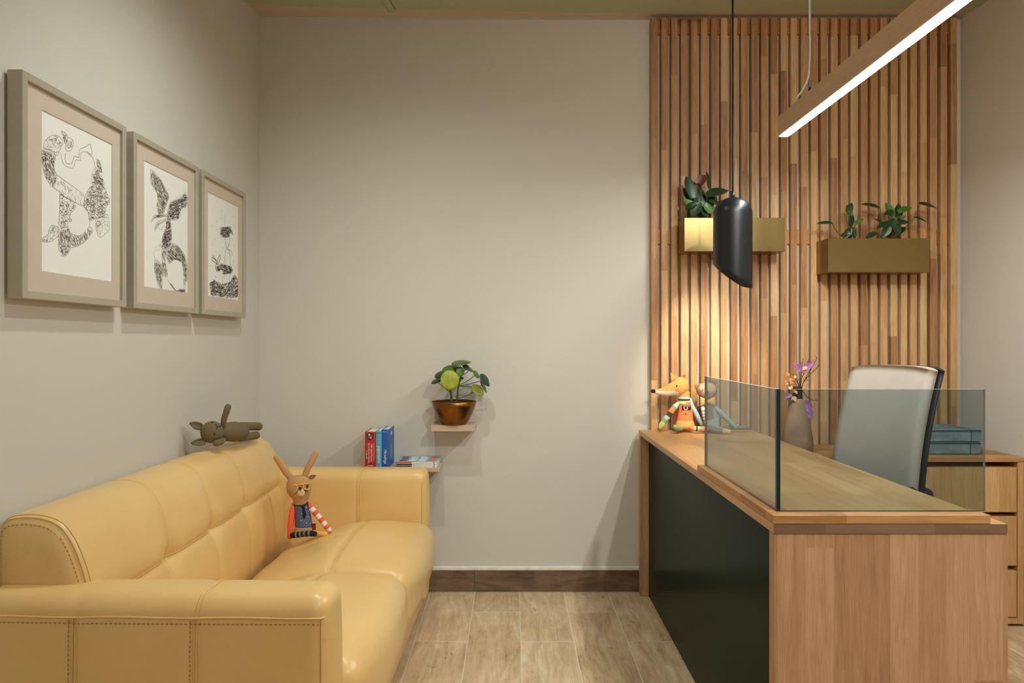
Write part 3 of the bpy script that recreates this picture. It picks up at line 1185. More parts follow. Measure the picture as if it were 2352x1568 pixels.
def pend(rr, inner):
    rows = []
    dome = []
    for k in range(13):
        t = math.pi / 2 * k / 12
        dome.append((rr * math.sin(t), ptop - (R - rr) - R * 0.88 * (1 - math.cos(t)) * (rr / R)))
    zd = dome[-1][1]
    for (r_, z_) in dome:
        rows.append([(max(r_, 0.0005), z_)] * NSEG)
    for k in range(1, 9):
        row = []
        for s_ in range(NSEG):
            a_ = 2 * math.pi * s_ / NSEG
            zb_ = zmid - sx_ * math.cos(a_) + sy_ * math.sin(a_)
            if zb_ < zmid - 0.045:
                zb_ = zmid - 0.045 - (zmid - 0.045 - zb_) * 0.35
            row.append((rr, zd + (zb_ - zd) * k / 8))
        rows.append(row)
    return rows


gp = G()
ro = pend(R, False)
ri = pend(R - 0.003, True)
vs = []
for rows in (ro, ri):
    for row in rows:
        for s_, (r_, z_) in enumerate(row):
            a_ = 2 * math.pi * s_ / NSEG
            vs.append((pc.x + r_ * math.cos(a_), PY + r_ * math.sin(a_), z_))
nr = len(ro)
ff0, ff1 = [], []
for i in range(nr - 1):
    for s_ in range(NSEG):
        s2 = (s_ + 1) % NSEG
        ff0.append((i * NSEG + s_, (i + 1) * NSEG + s_, (i + 1) * NSEG + s2, i * NSEG + s2))
        k = nr * NSEG
        ff1.append((k + i * NSEG + s_, k + i * NSEG + s2, k + (i + 1) * NSEG + s2, k + (i + 1) * NSEG + s_))
for s_ in range(NSEG):
    s2 = (s_ + 1) % NSEG
    ff0.append(((nr - 1) * NSEG + s_, nr * NSEG + (nr - 1) * NSEG + s_, nr * NSEG + (nr - 1) * NSEG + s2, (nr - 1) * NSEG + s2))
gp.add(vs, ff0 + ff1, 0, True)
for i in range(len(ff0), len(ff0) + len(ff1)):
    gp.m[i] = 1
shade = build('lamp_shade', gp, [M['black'], M['cream_inside']], parent=pd)
build('cord_grip', G().lathe((pc.x, PY, ptop - 0.003), [(0.0001, 0), (0.009, 0), (0.008, 0.012), (0.006, 0.026), (0.0001, 0.026)], 14), M['black'], parent=pd)
build('cord', G().tube([(pc.x, PY, ptop + 0.02), (pc.x, PY, zg - 0.02)], 0.0038, 8, cap='flat'), M['cord'], parent=pd)
build('ceiling_canopy', G().lathe((pc.x, PY, zg), [(0.0001, -0.022), (0.045, -0.022), (0.05, -0.018), (0.05, -0.0005), (0.0001, -0.0005)], 24), M['black'], parent=pd)
scw = P(1690, 490, PY)
build('screw', G().ellip((pc.x + 0.006, PY - math.sqrt(max(0, R * R - 0.006 ** 2)) + 0.0095, P(0, 489, PY).z), (0.005, 0.003, 0.005), seg=10, rings=6), M['blackplastic'], parent=pd)
zbulb = zmid + 0.085
build('bulb', G().ellip((pc.x, PY, zbulb + 0.02), (0.024, 0.024, 0.03), seg=14, rings=10), M['bulb'], parent=pd)
build('lamp_holder', G().lathe((pc.x, PY, zbulb + 0.045), [(0.0001, 0), (0.018, 0), (0.018, 0.05), (0.0001, 0.05)], 14), M['black'], parent=pd)
spot('pendant_light', (pc.x, PY - 0.01, zbulb - 0.035), (1.02, 3.268, 1.02), PENDANT_W, 82, 0.6, (1.0, 0.92, 0.76), 0.018)

# ------------------------------------------------------------------ brass planters on the slats
def planter(xf0, xf1, yt, yb, label):
    Yf = 3.145
    p0 = P(xf0, yb, Yf)
    p1 = P(xf1, yt, Yf)
    x0_, x1_, z0, z1 = p0.x, p1.x, p0.z, p1.z
    y0_, y1_ = Yf, 3.2665
    t_ = thing('wall_planter', label, 'planter', ((x0_ + x1_) / 2, 3.2, z0), group='brass box planters on the slats')
    th = 0.003
    gg = G()
    gg.box(x0_, x1_, y0_, y0_ + th, z0, z1, 0.0008)
    gg.box(x0_, x1_, y1_ - th, y1_, z0, z1, 0.0008)
    gg.box(x0_, x0_ + th, y0_ + th, y1_ - th, z0, z1)
    gg.box(x1_ - th, x1_, y0_ + th, y1_ - th, z0, z1)
    gg.box(x0_ + th, x1_ - th, y0_ + th, y1_ - th, z0, z0 + th)
    build('box', gg, M['brass'], parent=t_)
    build('soil', G().soft(((x0_ + x1_) / 2, (y0_ + y1_) / 2, z1 - 0.03), ((x1_ - x0_) / 2 - th - .0005, (y1_ - y0_) / 2 - th - .0005, 0.02), 0.008, (10, 4, 1), lambda p: p + Vector((0, 0, 0.004 * math.sin(p.x * 70) * math.cos(p.y * 90))) if p.z > 0 else p), M['soil'], parent=t_)
    return z1 - 0.012


zs1 = planter(1572, 1803, 500, 577, 'upper brass box planter on the slats, behind the black pendant lamp')
zs2 = planter(1902, 2135, 547, 625, 'lower brass box planter on the slats, to the right of the black pendant lamp')


def foliage(name, label, cat, base_px, leaves, Y, zbase, group=None):
    """leaves: (tip px x,y, base px x,y, width px, material, depth offset, normal hint)"""
    b0 = P(base_px[0], base_px[1], Y)
    b0.z = zbase
    t_ = thing(name, label, cat, b0, group=group)
    for (tx, ty, bx, by, wpx, mat, dy, nrm) in leaves:
        bp = P(bx, by, Y + dy)
        tp = P(tx, ty, Y + dy)
        d_ = tp - bp
        L = d_.length
        gg = G().leaf(bp, d_ + Vector((0, nrm[1] * 0.0, 0)), Vector(nrm), L, wpx / F * Y, fold=0.22, droop=0.12, heart=True)
        lf = build('leaf', gg, M[mat], parent=t_)
        mid = (bp + b0) / 2 + Vector(((bp.x - b0.x) * 0.25, 0, 0.012))
        gs_ = G().tube(catmull([tuple(b0 + Vector((rnd.uniform(-.012, .012), rnd.uniform(-.008, .008), -0.004))), tuple(mid), tuple(bp)], 4), 0.0016, 5)
        build('stem', gs_, M['stem'], parent=t_)
    return t_


UP = (0.1, -0.6, 0.8)
FR = (0.0, -1.0, 0.25)
SD = (0.5, -0.8, 0.3)
foliage('anthurium_plant', 'dark leafy plant with a dark red flower in the brass planter', 'plant', (1612, 500), [
    (1577, 402, 1594, 455, 26, 'leafdark', -0.03, FR), (1626, 392, 1628, 432, 14, 'leafdark', -0.02, SD),
    (1673, 432, 1624, 450, 36, 'leafdark', -0.03, UP), (1571, 430, 1590, 462, 20, 'leafdark', 0.01, FR),
    (1660, 470, 1628, 462, 26, 'leafdark', -0.045, UP), (1574, 478, 1600, 468, 24, 'leafdark', -0.04, UP),
    (1588, 496, 1606, 466, 24, 'leafdark', -0.045, FR), (1644, 490, 1618, 470, 22, 'leafmid', -0.045, FR),
    (1622, 496, 1612, 462, 22, 'leafdark', -0.04, FR), (1600, 440, 1610, 478, 24, 'leafdark', -0.01, FR),
    (1640, 445, 1618, 480, 26, 'leafdark', 0.0, FR), (1612, 430, 1612, 470, 24, 'leafdark', 0.01, SD),
    (1571, 455, 1598, 480, 18, 'leafmid', -0.02, FR), (1650, 478, 1626, 488, 16, 'leafmid', -0.03, UP),
    (1620, 400, 1602, 424, 22, 'redleaf', -0.03, FR), (1594, 418, 1612, 424, 16, 'redleaf', -0.032, UP),
], 3.205, zs1)
foliage('trailing_pothos', 'small plant with thin stems, left one in the lower brass planter', 'plant', (1954, 547), [
    (1876, 510, 1912, 512, 14, 'leafdark', -0.04, UP), (1946, 470, 1954, 496, 16, 'leafmid', -0.02, FR),
    (1958, 465, 1946, 488, 16, 'leafdark', -0.03, FR), (1960, 488, 1952, 520, 18, 'leafdark', -0.02, SD),
    (1983, 500, 1965, 514, 14, 'leafmid', -0.03, UP), (1940, 545, 1954, 524, 16, 'leafdark', -0.04, FR),
    (1966, 548, 1954, 522, 16, 'leafdark', -0.04, FR), (1930, 541, 1950, 536, 14, 'leafdark', -0.035, UP),
], 3.205, zs2, group='plants in the lower planter')
foliage('trailing_pothos', 'fuller spreading plant, right one in the lower brass planter', 'plant', (2046, 547), [
    (1980, 464, 2022, 478, 20, 'leafdark', -0.03, UP), (2036, 464, 2050, 496, 20, 'leafmid', -0.02, FR),
    (2030, 492, 2052, 484, 16, 'leafdark', -0.04, UP), (2014, 520, 2046, 512, 20, 'leafdark', -0.04, UP),
    (2066, 466, 2062, 500, 20, 'leafdark', -0.01, FR), (2094, 472, 2064, 488, 20, 'leafmid', -0.03, UP),
    (2155, 474, 2112, 468, 22, 'leafdark', -0.03, UP), (2132, 507, 2101, 499, 14, 'leafdark', -0.03, UP),
    (1988, 545, 2014, 534, 16, 'leafdark', -0.045, UP), (2088, 506, 2058, 514, 22, 'leafdark', -0.04, UP),
    (2026, 545, 2044, 516, 20, 'leafdark', -0.04, FR), (2068, 540, 2052, 508, 22, 'leafdark', -0.045, FR),
    (2054, 500, 2046, 530, 24, 'leafdark', -0.02, FR), (2040, 505, 2056, 535, 22, 'leafmid', 0.0, SD),
    (2010, 500, 2036, 520, 18, 'leafdark', -0.02, UP), (2080, 520, 2060, 535, 18, 'leafdark', -0.02, UP),
], 3.205, zs2, group='plants in the lower planter')

# ------------------------------------------------------------------ small shelf + brass bowl plant
sx0, sx1, syf, sz = -0.356, -0.162, 3.155, 0.778
build('wall_shelf', G().box(sx0, sx1, syf, WB - .0005, sz - 0.027, sz, 0.0012), M['shelf'], loc=((sx0 + sx1) / 2, 3.22, sz - 0.027),
      label='small square floating shelf under the brass plant bowl', cat='shelf')
bc = Vector((-0.2575, 3.197, sz + 0.001))
bowl = thing('brass_bowl', 'dark brass bowl planter standing on the small wall shelf', 'bowl', bc)
prof_b = [(0.0005, 0.0), (0.050, 0.0), (0.056, 0.004), (0.068, 0.020), (0.080, 0.044), (0.0915, 0.072), (0.1005, 0.101), (0.0985, 0.102), (0.0895, 0.073), (0.078, 0.046), (0.066, 0.022), (0.053, 0.007), (0.0005, 0.005)]
build('bowl_body', G().lathe(bc, prof_b, 48), M['bowlbrass'], parent=bowl)
build('soil', G().lathe(bc, [(0.093, 0.082), (0.091, 0.090), (0.05, 0.096), (0.02, 0.102), (0.0005, 0.103)], 28), M['soil'], parent=bowl)
pil = thing('pilea_plant', 'green round-leaved plant with one yellow leaf growing in the brass bowl', 'plant', bc + Vector((0, 0, 0.098)))
PB = 3.197


def c4(x, y, dy=0.0):
    return P(780 + x / 4.126, 780 + y / 4.126, PB + dy)


def disc_leaf(cx, cy, rx, ry, rot, mat, dy, stem_from, cup=0.18, tip=0.0, nrm=None):
    """round leaf seen at crop centre (cx,cy), half sizes rx, ry in crop px, in-plane rotation deg"""
    s_ = PB / F / 4.126
    c_ = c4(cx, cy, dy)
    a_ = math.radians(rot)
    major = Vector((math.cos(a_), 0, -math.sin(a_)))
    minor0 = Vector((math.sin(a_), 0, math.cos(a_)))
    k_ = max(0.12, min(1.0, ry / rx))
    tilt = math.acos(k_)
    minor = minor0 * math.cos(tilt) + Vector((0, 1, 0)) * math.sin(tilt)
    nn = major.cross(minor)
    if nn.y > 0:
        nn = -nn
    Rr = rx * s_
    vs_ = [c_]
    NR, NA = 4, 22
    for i in range(1, NR + 1):
        for k in range(NA):
            t = 2 * math.pi * k / NA
            f_ = i / NR
            px_ = math.cos(t) * f_
            py_ = math.sin(t) * f_
            ext = 1 + tip * max(0, math.cos(t)) ** 7
            vs_.append(c_ + major * (px_ * Rr * ext) + minor * (py_ * Rr * 0.94) - nn * (cup * Rr * f_ * f_ * 0.55))
    nk = len(vs_)
    vs_ += [p - nn * 0.0009 for p in vs_]
    ff = []
    for k in range(NA):
        k2 = (k + 1) % NA
        ff.append((0, 1 + k, 1 + k2))
        ff.append((nk, nk + 1 + k2, nk + 1 + k))
        for i in range(NR - 1):
            a1 = 1 + i * NA + k; a2 = 1 + i * NA + k2; b1 = a1 + NA; b2 = a2 + NA
            ff.append((a1, b1, b2, a2))
            ff.append((nk + a1, nk + a2, nk + b2, nk + b1))
        e1 = 1 + (NR - 1) * NA + k; e2 = 1 + (NR - 1) * NA + k2
        ff.append((e1, nk + e1, nk + e2, e2))
    gg = G().add(vs_, ff, 0, True)
    lf = build('leaf', gg, M[mat], parent=pil)
    sf = c4(*stem_from)
    end = c_ - nn * 0.002
    mid = (sf + end) / 2 + Vector((0, 0.008, -0.004))
    build('petiole', G().tube(catmull([tuple(sf), tuple(mid), tuple(end)], 5), [0.0017] * 11, 6), M['stem'], parent=pil)


for (pts, r0, r1) in (([(1062, 590, -.01), (1058, 540, -.01), (1050, 490, -.012), (1048, 470, -.01)], 0.0052, 0.0040),
                      ([(1108, 590, 0), (1118, 530, 0), (1122, 470, 0), (1135, 400, 0.0), (1155, 330, 0)], 0.0055, 0.0030)):
    pp = catmull([tuple(c4(*p)) for p in pts], 4)
    build('trunk', G().tube(pp, [r0 + (r1 - r0) * i / (len(pp) - 1) for i in range(len(pp))], 8), M['stem'], parent=pil)
disc_leaf(1047, 382, 95, 90, 80, 'leafyel', -0.055, (1052, 480, -.01))
build('leaf_centre', G().ellip(c4(1049, 366, -0.062), (0.0018, 0.0012, 0.0018), seg=8, rings=6), M['ltext'] if 'ltext' in M else M['paper'], parent=pil)
disc_leaf(1140, 212, 80, 26, -4, 'leafmid', -0.02, (1150, 340), tip=0.35)
disc_leaf(1040, 268, 72, 34, -12, 'leafmid', -0.01, (1140, 380))
disc_leaf(1110, 285, 60, 40, 20, 'leafmid', 0.0, (1150, 340))
disc_leaf(955, 325, 60, 32, -22, 'leafdark', -0.03, (1050, 470, -.01))
disc_leaf(918, 385, 54, 22, -20, 'leafdark', -0.02, (1052, 500, -.01), tip=0.3)
disc_leaf(1145, 300, 46, 38, 70, 'leafmid', -0.03, (1140, 400))
disc_leaf(1200, 258, 36, 26, 35, 'leafdark', -0.01, (1150, 340))
disc_leaf(1240, 280, 32, 15, 35, 'leafmid', 0.02, (1150, 340))
disc_leaf(1298, 325, 44, 19, 55, 'leafmid', 0.01, (1135, 430))
disc_leaf(1375, 372, 60, 34, 55, 'leafdark', -0.01, (1130, 440), tip=0.4)
disc_leaf(1368, 432, 60, 14, 65, 'leafmid', 0.02, (1130, 440), tip=0.3)
disc_leaf(1312, 472, 70, 40, 42, 'leafolive', -0.02, (1112, 560))
disc_leaf(1158, 360, 20, 12, 20, 'leafdark', 0.0, (1135, 400))
disc_leaf(1080, 320, 50, 30, 10, 'leafdark', 0.01, (1050, 470))

# ------------------------------------------------------------------ book shelf + books
bz = 0.594
build('wall_shelf', G().box(-0.702, -0.316, 3.136, WB - .0005, bz - 0.018, bz, 0.0012), M['shelf'], loc=(-0.51, 3.22, bz - 0.018),
      label='long floating shelf with books just above the sofa arm', cat='shelf')
M['redbook'] = plain('red_cover', rgb(186, 36, 34), 0.45)
M['skybook'] = plain('sky_blue_cover', rgb(86, 170, 214), 0.45)
M['bluebook'] = plain('blue_cover', rgb(28, 92, 172), 0.4)
M['pages'] = plain('book_pages', rgb(232, 222, 204), 0.85, var=0.05, vscale=200)
M['ltext'] = plain('white_print', rgb(240, 236, 228), 0.6)
M['dkprint'] = plain('dark_print', rgb(46, 36, 36), 0.6)


def book(x0_, x1_, h, d_, mat, label):
    z0 = bz + 0.0008
    y0_ = 3.140
    t_ = thing('book', label, 'book', ((x0_ + x1_) / 2, y0_ + d_ / 2, z0), group='upright books on the long shelf')
    c_ = 0.002
    cov = G()
    cov.box(x0_, x0_ + c_, y0_ + c_, y0_ + d_, z0, z0 + h)
    cov.box(x1_ - c_, x1_, y0_ + c_, y0_ + d_, z0, z0 + h)
    cov.soft(((x0_ + x1_) / 2, y0_ + 0.0015, z0 + h / 2), ((x1_ - x0_) / 2, 0.0022, h / 2), 0.0012, (6, 1, 2), lambda p: p + Vector((0, -0.0015 * (1 - (p.x / ((x1_ - x0_) / 2)) ** 2), 0)), k=2)
    build('cover', cov, M[mat], parent=t_)
    build('pages', G().box(x0_ + c_ + .0002, x1_ - c_ - .0002, y0_ + 0.006, y0_ + d_ - 0.004, z0 + 0.002, z0 + h - 0.004), M['pages'], parent=t_)
    return t_, z0


def spine_text(t_, s, x, z, size, mat='ltext', sx=1.0):
    text_part('spine_lettering', s, size, frame_mtx((x, 3.1364, z), (0, 0, -1), (1, 0, 0)), M[mat], t_, sx=sx)


xr0, xr1 = -0.6425, -0.5955
t_, z0 = book(xr0, xr1, 0.157, 0.142, 'redbook', 'thick red book standing upright on the long shelf')
spine_text(t_, '1000 obras Maestras', -0.6135, z0 + 0.066, 0.0115, sx=0.82)
spine_text(t_, 'DE LA PINTURA EUROPEA', -0.6255, z0 + 0.064, 0.0085, sx=0.88)
spine_text(t_, 'DE 1300 A 1850', -0.6345, z0 + 0.058, 0.006, sx=0.9)
build('spine_line', G().box(-0.604, -0.6032, 3.1362, 3.1375, z0 + 0.03, z0 + 0.108), M['ltext'], parent=t_)
build('publisher_mark', G().box(-0.632, -0.606, 3.1362, 3.1375, z0 + 0.008, z0 + 0.0095), M['ltext'], parent=t_)
em = G()
ec = Vector((-0.6195, 3.1366, z0 + 0.138))
em.add([ec] + [ec + Vector((0.0155 * math.cos(2 * math.pi * k / 24), 0, 0.0155 * math.sin(2 * math.pi * k / 24))) for k in range(24)], [(0, 1 + (k + 1) % 24, 1 + k) for k in range(24)])
eo = build('spine_emblem', em, M['dkprint'], parent=t_)
mo = G()
for (dx, dz, r_, mi) in ((-.004, .006, .005, 0), (.006, .003, .004, 1), (-.007, -.005, .004, 1), (.003, -.007, .0045, 0), (0.008, -0.003, .003, 2), (-.001, 0, .003, 2)):
    c_ = ec + Vector((dx, -0.0002, dz))
    mo.add([c_] + [c_ + Vector((r_ * math.cos(2 * math.pi * k / 9), 0, r_ * math.sin(2 * math.pi * k / 9))) for k in range(9)], [(0, 1 + (k + 1) % 9, 1 + k) for k in range(9)], mi)
build('emblem_portrait', mo, [plain('emblem_skin', rgb(222, 190, 168), .6), plain('emblem_blue', rgb(90, 110, 140), .6), plain('emblem_red', rgb(190, 70, 60), .6)], parent=eo)

xs0, xs1 = -0.5945, -0.5695
t_, z0 = book(xs0, xs1, 0.162, 0.142, 'skybook', 'slim sky blue book standing between the red and the dark blue book')
spine_text(t_, 'Japonisme', -0.581, z0 + 0.057, 0.019, sx=0.95)
build('spine_line', G().box(-0.592, -0.572, 3.1362, 3.1375, z0 + 0.152, z0 + 0.1528), M['dkprint'], parent=t_)
xb0, xb1 = -0.5685, -0.539
t_, z0 = book(xb0, xb1, 0.167, 0.142, 'bluebook', 'dark blue book standing upright beside the sky blue one')
spine_text(t_, 'Hiroshige', -0.5535, z0 + 0.048, 0.0175, sx=0.9)
build('spine_line', G().box(-0.566, -0.542, 3.1362, 3.1375, z0 + 0.156, z0 + 0.1568), M['ltext'], parent=t_)
build('cover_picture', G().box(xb1, xb1 + 0.0003, 3.19, 3.225, z0 + 0.03, z0 + 0.095), plain('cover_landscape', rgb(120, 160, 130), 0.6, var=0.6, vscale=90), parent=t_)
build('cover_label', G().box(xb1, xb1 + 0.0003, 3.20, 3.225, z0 + 0.136, z0 + 0.152), M['ltext'], parent=t_)

# flat stack
M['orange'] = plain('orange_red_print', rgb(228, 92, 58), 0.5)
M['tealdk'] = plain('dark_teal_print', rgb(22, 70, 72), 0.5)
M['bk'] = plain('near_black_print', rgb(36, 30, 32), 0.5)
M['whitecover'] = plain('white_cover', rgb(228, 222, 210), 0.5)
M['skytop'] = plain('pale_blue_cover', rgb(112, 186, 208), 0.5)
M['maroon'] = plain('maroon_print', rgb(140, 44, 46), 0.5)
labs = ('bottom paperback of the flat stack on the long shelf', 'middle paperback of the flat stack on the long shelf', 'top paperback of the flat stack with a colourful sky blue cover')
fx0, fx1 = -0.507, -0.328
zz = bz + 0.0006
for k in range(3):
    hgt = 0.0088
    dx = (0.0, 0.0015, -0.001)[k]
    t_ = thing('paperback', labs[k], 'book', ((fx0 + fx1) / 2, 3.21, zz), group='flat paperbacks on the long shelf')
    c_ = 0.0012
    cv = G()
    cv.box(fx0 + dx, fx1 + dx, 3.1395, 3.288, zz, zz + c_)
    cv.box(fx0 + dx, fx1 + dx, 3.1395, 3.288, zz + hgt - c_, zz + hgt)
    cv.box(fx0 + dx, fx1 + dx, 3.1395, 3.1405, zz + c_, zz + hgt - c_)
    if k == 2:
        cv.m = [0] * 6 + [1] * 6 + [0] * 6
        build('cover', cv, [M['whitecover'], M['skytop']], parent=t_)
    else:
        build('cover', cv, M['whitecover'], parent=t_)
    build('pages', G().box(fx0 + dx + .001, fx1 + dx - .002, 3.142, 3.286, zz + c_ + .0002, zz + hgt - c_ - .0002), M['pages'], parent=t_)
    build('spine_band', G().box(fx0 + dx, fx0 + dx + 0.068, 3.1391, 3.1396, zz + 0.0007, zz + hgt - 0.0010), M[('bk', 'tealdk', 'orange')[k]], parent=t_)
    build('spine_mark', G().box(fx1 + dx - 0.016, fx1 + dx - 0.010, 3.1391, 3.1396, zz + 0.002, zz + hgt - 0.003), M['bk'], parent=t_)
    if k == 2:
        zt_ = zz + hgt
        spec = [('maroon', 0, 0), ('maroon', 0, 1), ('maroon', 0, 2), ('whitecover', 1, 0), ('whitecover', 1, 1), ('whitecover', 1, 2),
                ('whitecover', 2, 0), ('whitecover', 2, 1), ('whitecover', 2, 2), ('orange', 3, 0), ('orange', 3, 1), ('orange', 3, 2)]
        for (mm, ci, ri) in spec:
            xa = fx0 + 0.012 + ci * 0.042 + (ri % 2) * 0.003
            ya = 3.150 + ri * 0.045
            build('cover_block', G().box(xa, xa + 0.030, ya, ya + 0.036, zt_, zt_ + 0.0002), M[mm], parent=t_)
    zz += hgt + 0.0004

# ------------------------------------------------------------------ picture frames
FX = -1.118
frames = [((1.641, 2.084), 'nearest of the three framed drawings, an S-shaped ink creature'),
          ((2.125, 2.566), 'middle of the three framed drawings, an ink bird with raised wings'),
          ((2.594, 3.020), 'framed drawing nearest the room corner, a bird standing on a goat')]
ZB, ZT = 1.245, 1.768
DRAW_X = -1.1288


def q7(x, y):
    return (70 + x / 4.61, 270 + y / 4.61)


def q8(x, y):
    return (320 + x / 4.752, 370 + y / 4.752)


def onpaper(px, py):
    Y = -DRAW_X * F / (1176 - px)
    return Vector((DRAW_X, Y, H + (784 - py) / F * Y))


def ribbon(gg, pts, wd, m=0):
    pts = [Vector(p) for p in pts]
    L, R_ = [], []
    for i, p in enumerate(pts):
        t = pts[min(i + 1, len(pts) - 1)] - pts[max(i - 1, 0)]
        if t.length < 1e-9:
            t = Vector((0, 1, 0))
        t.normalize()
        nn = Vector((0, -t.z, t.y))
        L.append(p + nn * wd / 2)
        R_.append(p - nn * wd / 2)
    k = len(pts)
    gg.add(L + R_, [(i, i + 1, k + i + 1, k + i) for i in range(k - 1)], m)


def inpoly(x, y, poly):
    c_ = False
    j = len(poly) - 1
    for i in range(len(poly)):
        xi, yi = poly[i]; xj, yj = poly[j]
        if (yi > y) != (yj > y) and x < (xj - xi) * (y - yi) / (yj - yi + 1e-9) + xi:
            c_ = not c_
        j = i
    return c_


def drawing(parent, q, outlines, hatches, dots=(), seed=1):
    rr = random.Random(seed)
    gg = G()
    for (poly, wd, m_) in outlines:
        cc = catmull(poly, 4) if len(poly) > 2 else poly
        ribbon(gg, [onpaper(*q(*p)) for p in cc], wd, m_)
    for (poly, nst, ln, wd, m_, ang) in hatches:
        xs = [p[0] for p in poly]; ys_ = [p[1] for p in poly]
        cnt = 0
        tries = 0
        nst = int(nst * 1.7)
        wd *= 0.72
        while cnt < nst and tries < nst * 30:
            tries += 1
            x = rr.uniform(min(xs), max(xs)); y = rr.uniform(min(ys_), max(ys_))
            if not inpoly(x, y, poly):
                continue
            cnt += 1
            a_ = rr.uniform(0, 6.28) if ang is None else math.radians(ang) + rr.uniform(-.35, .35)
            bend = rr.uniform(-1.2, 1.2)
            pts = [(x, y)]
            for k in range(4):
                x += ln / 4 * math.cos(a_); y += ln / 4 * math.sin(a_)
                a_ += bend / 3
                if not inpoly(x, y, poly):
                    break
                pts.append((x, y))
            if len(pts) < 2:
                continue
            ribbon(gg, [onpaper(*q(*p)) for p in pts], wd, m_)
    for (x, y, r_, m_) in dots:
        c_ = onpaper(*q(x, y))
        gg.add([c_] + [c_ + Vector((0, r_ * math.cos(k * 0.785), r_ * math.sin(k * 0.785))) for k in range(8)], [(0, 1 + k, 1 + (k + 1) % 8) for k in range(8)], m_)
    build('ink_drawing', gg, [M['ink'], M['inklight'], M['inkdark'], M['inkred']], parent=parent)


prints = []
for (yy_, lab) in frames:
    y0_, y1_ = yy_
    t_ = thing('picture_frame', lab, 'picture', (WL + 0.02, (y0_ + y1_) / 2, ZB), group='framed drawings on the left wall')
    fw = 0.019
    gg = G()
    gg.box(WL + 0.006, FX, y0_, y0_ + fw, ZB, ZT, 0.0012)
    gg.box(WL + 0.006, FX, y1_ - fw, y1_, ZB, ZT, 0.0012)
    gg.box(WL + 0.006, FX, y0_ + fw, y1_ - fw, ZB, ZB + fw, 0.0012)
    gg.box(WL + 0.006, FX, y0_ + fw, y1_ - fw, ZT - fw, ZT, 0.0012)
    build('frame', gg, M['frame'], parent=t_)
    build('backing', G().box(WL + 0.001, WL + 0.012, y0_ + fw * .5, y1_ - fw * .5, ZB + fw * .5, ZT - fw * .5), M['mat'], parent=t_)
    build('hanger', G().box(WL + 0.0004, WL + 0.007, (y0_ + y1_) / 2 - 0.02, (y0_ + y1_) / 2 + 0.02, ZT - 0.05, ZT - 0.03), M['frame'], parent=t_)
    cy_ = (y0_ + y1_) / 2 + 0.011
    py0, py1, pz0, pz1 = cy_ - 0.152, cy_ + 0.152, 1.315, 1.7015
    if yy_[0] > 2.5:
        py0, py1 = 2.662, 2.958
    elif yy_[0] > 2.1:
        py0, py1 = 2.200, 2.500
    mx_ = -1.1268
    gm = G()
    gm.box(mx_ - 0.002, mx_, y0_ + fw + .0005, py0, ZB + fw + .0005, ZT - fw - .0005)
    gm.box(mx_ - 0.002, mx_, py1, y1_ - fw - .0005, ZB + fw + .0005, ZT - fw - .0005)
    gm.box(mx_ - 0.002, mx_, py0, py1, ZB + fw + .0005, pz0)
    gm.box(mx_ - 0.002, mx_, py0, py1, pz1, ZT - fw - .0005)
    build('mat_board', gm, M['mat'], parent=t_)
    prints.append(build('print', G().box(-1.1305, -1.1291, py0 - .01, py1 + .01, pz0 - .01, pz1 + .01), M['paper'], parent=t_))

T1, T2, T3 = 0.0012, 0.0009, 0.00075
Apoly = [(135, 325), (150, 260), (200, 205), (260, 185), (310, 205), (340, 250), (330, 300), (290, 390), (265, 400), (245, 360), (200, 335), (135, 325)]
Bpoly = [(122, 345), (120, 430), (135, 540), (165, 640), (240, 740), (265, 680), (275, 600), (255, 560), (250, 500), (262, 420), (240, 370), (190, 340), (122, 345)]
Cpoly = [(275, 600), (380, 680), (480, 750), (570, 830), (555, 930), (470, 895), (380, 850), (320, 795), (250, 745)]
Dpoly = [(310, 800), (380, 850), (460, 890), (475, 960), (430, 1010), (400, 1100), (390, 1150), (340, 1165), (300, 1130), (305, 1050), (310, 950), (310, 800)]
Epoly = [(300, 1160), (230, 1140), (195, 1190), (190, 1230), (140, 1270), (105, 1300), (160, 1318), (220, 1310), (260, 1280), (300, 1250)]
Fpoly = [(300, 1180), (400, 1160), (420, 1220), (500, 1250), (560, 1230), (620, 1160), (660, 1200), (600, 1290), (520, 1350), (430, 1375), (360, 1355), (300, 1310), (300, 1180)]
Gpoly = [(300, 1310), (300, 1390), (340, 1440), (330, 1465), (380, 1455), (410, 1420), (420, 1370), (360, 1355)]
Ipoly = [(640, 730), (590, 800), (565, 930), (610, 1000), (620, 1080), (660, 1080), (700, 1060), (780, 1050), (800, 950), (840, 890), (820, 820), (780, 740), (720, 700), (640, 730)]
Jpoly = [(690, 530), (650, 600), (650, 700), (720, 700), (780, 740), (770, 660), (730, 590), (690, 530)]
Mpoly = [(690, 1070), (760, 1050), (820, 1030), (830, 1180), (790, 1230), (740, 1270), (700, 1200), (690, 1130), (690, 1070)]
rings = [(330, 835, 22), (335, 915, 15), (392, 930, 16), (320, 1000, 12), (375, 1010, 16), (140, 430, 18), (232, 455, 18), (720, 850, 16), (720, 850, 30), (750, 980, 20), (750, 980, 38), (330, 1110, 9), (380, 1090, 9), (425, 1085, 12), (460, 940, 10), (230, 238, 10), (268, 232, 10), (720, 1120, 22)]
outl = [(p, T2, 0) for p in (Apoly, Bpoly, Cpoly, Dpoly, Epoly, Fpoly, Gpoly, Ipoly, Jpoly, Mpoly)]
outl += [([(x + r_ * math.cos(k * 0.6283), y + r_ * 1.1 * math.sin(k * 0.6283)) for k in range(11)], T1, 2 if r_ < 24 else 0) for (x, y, r_) in rings]
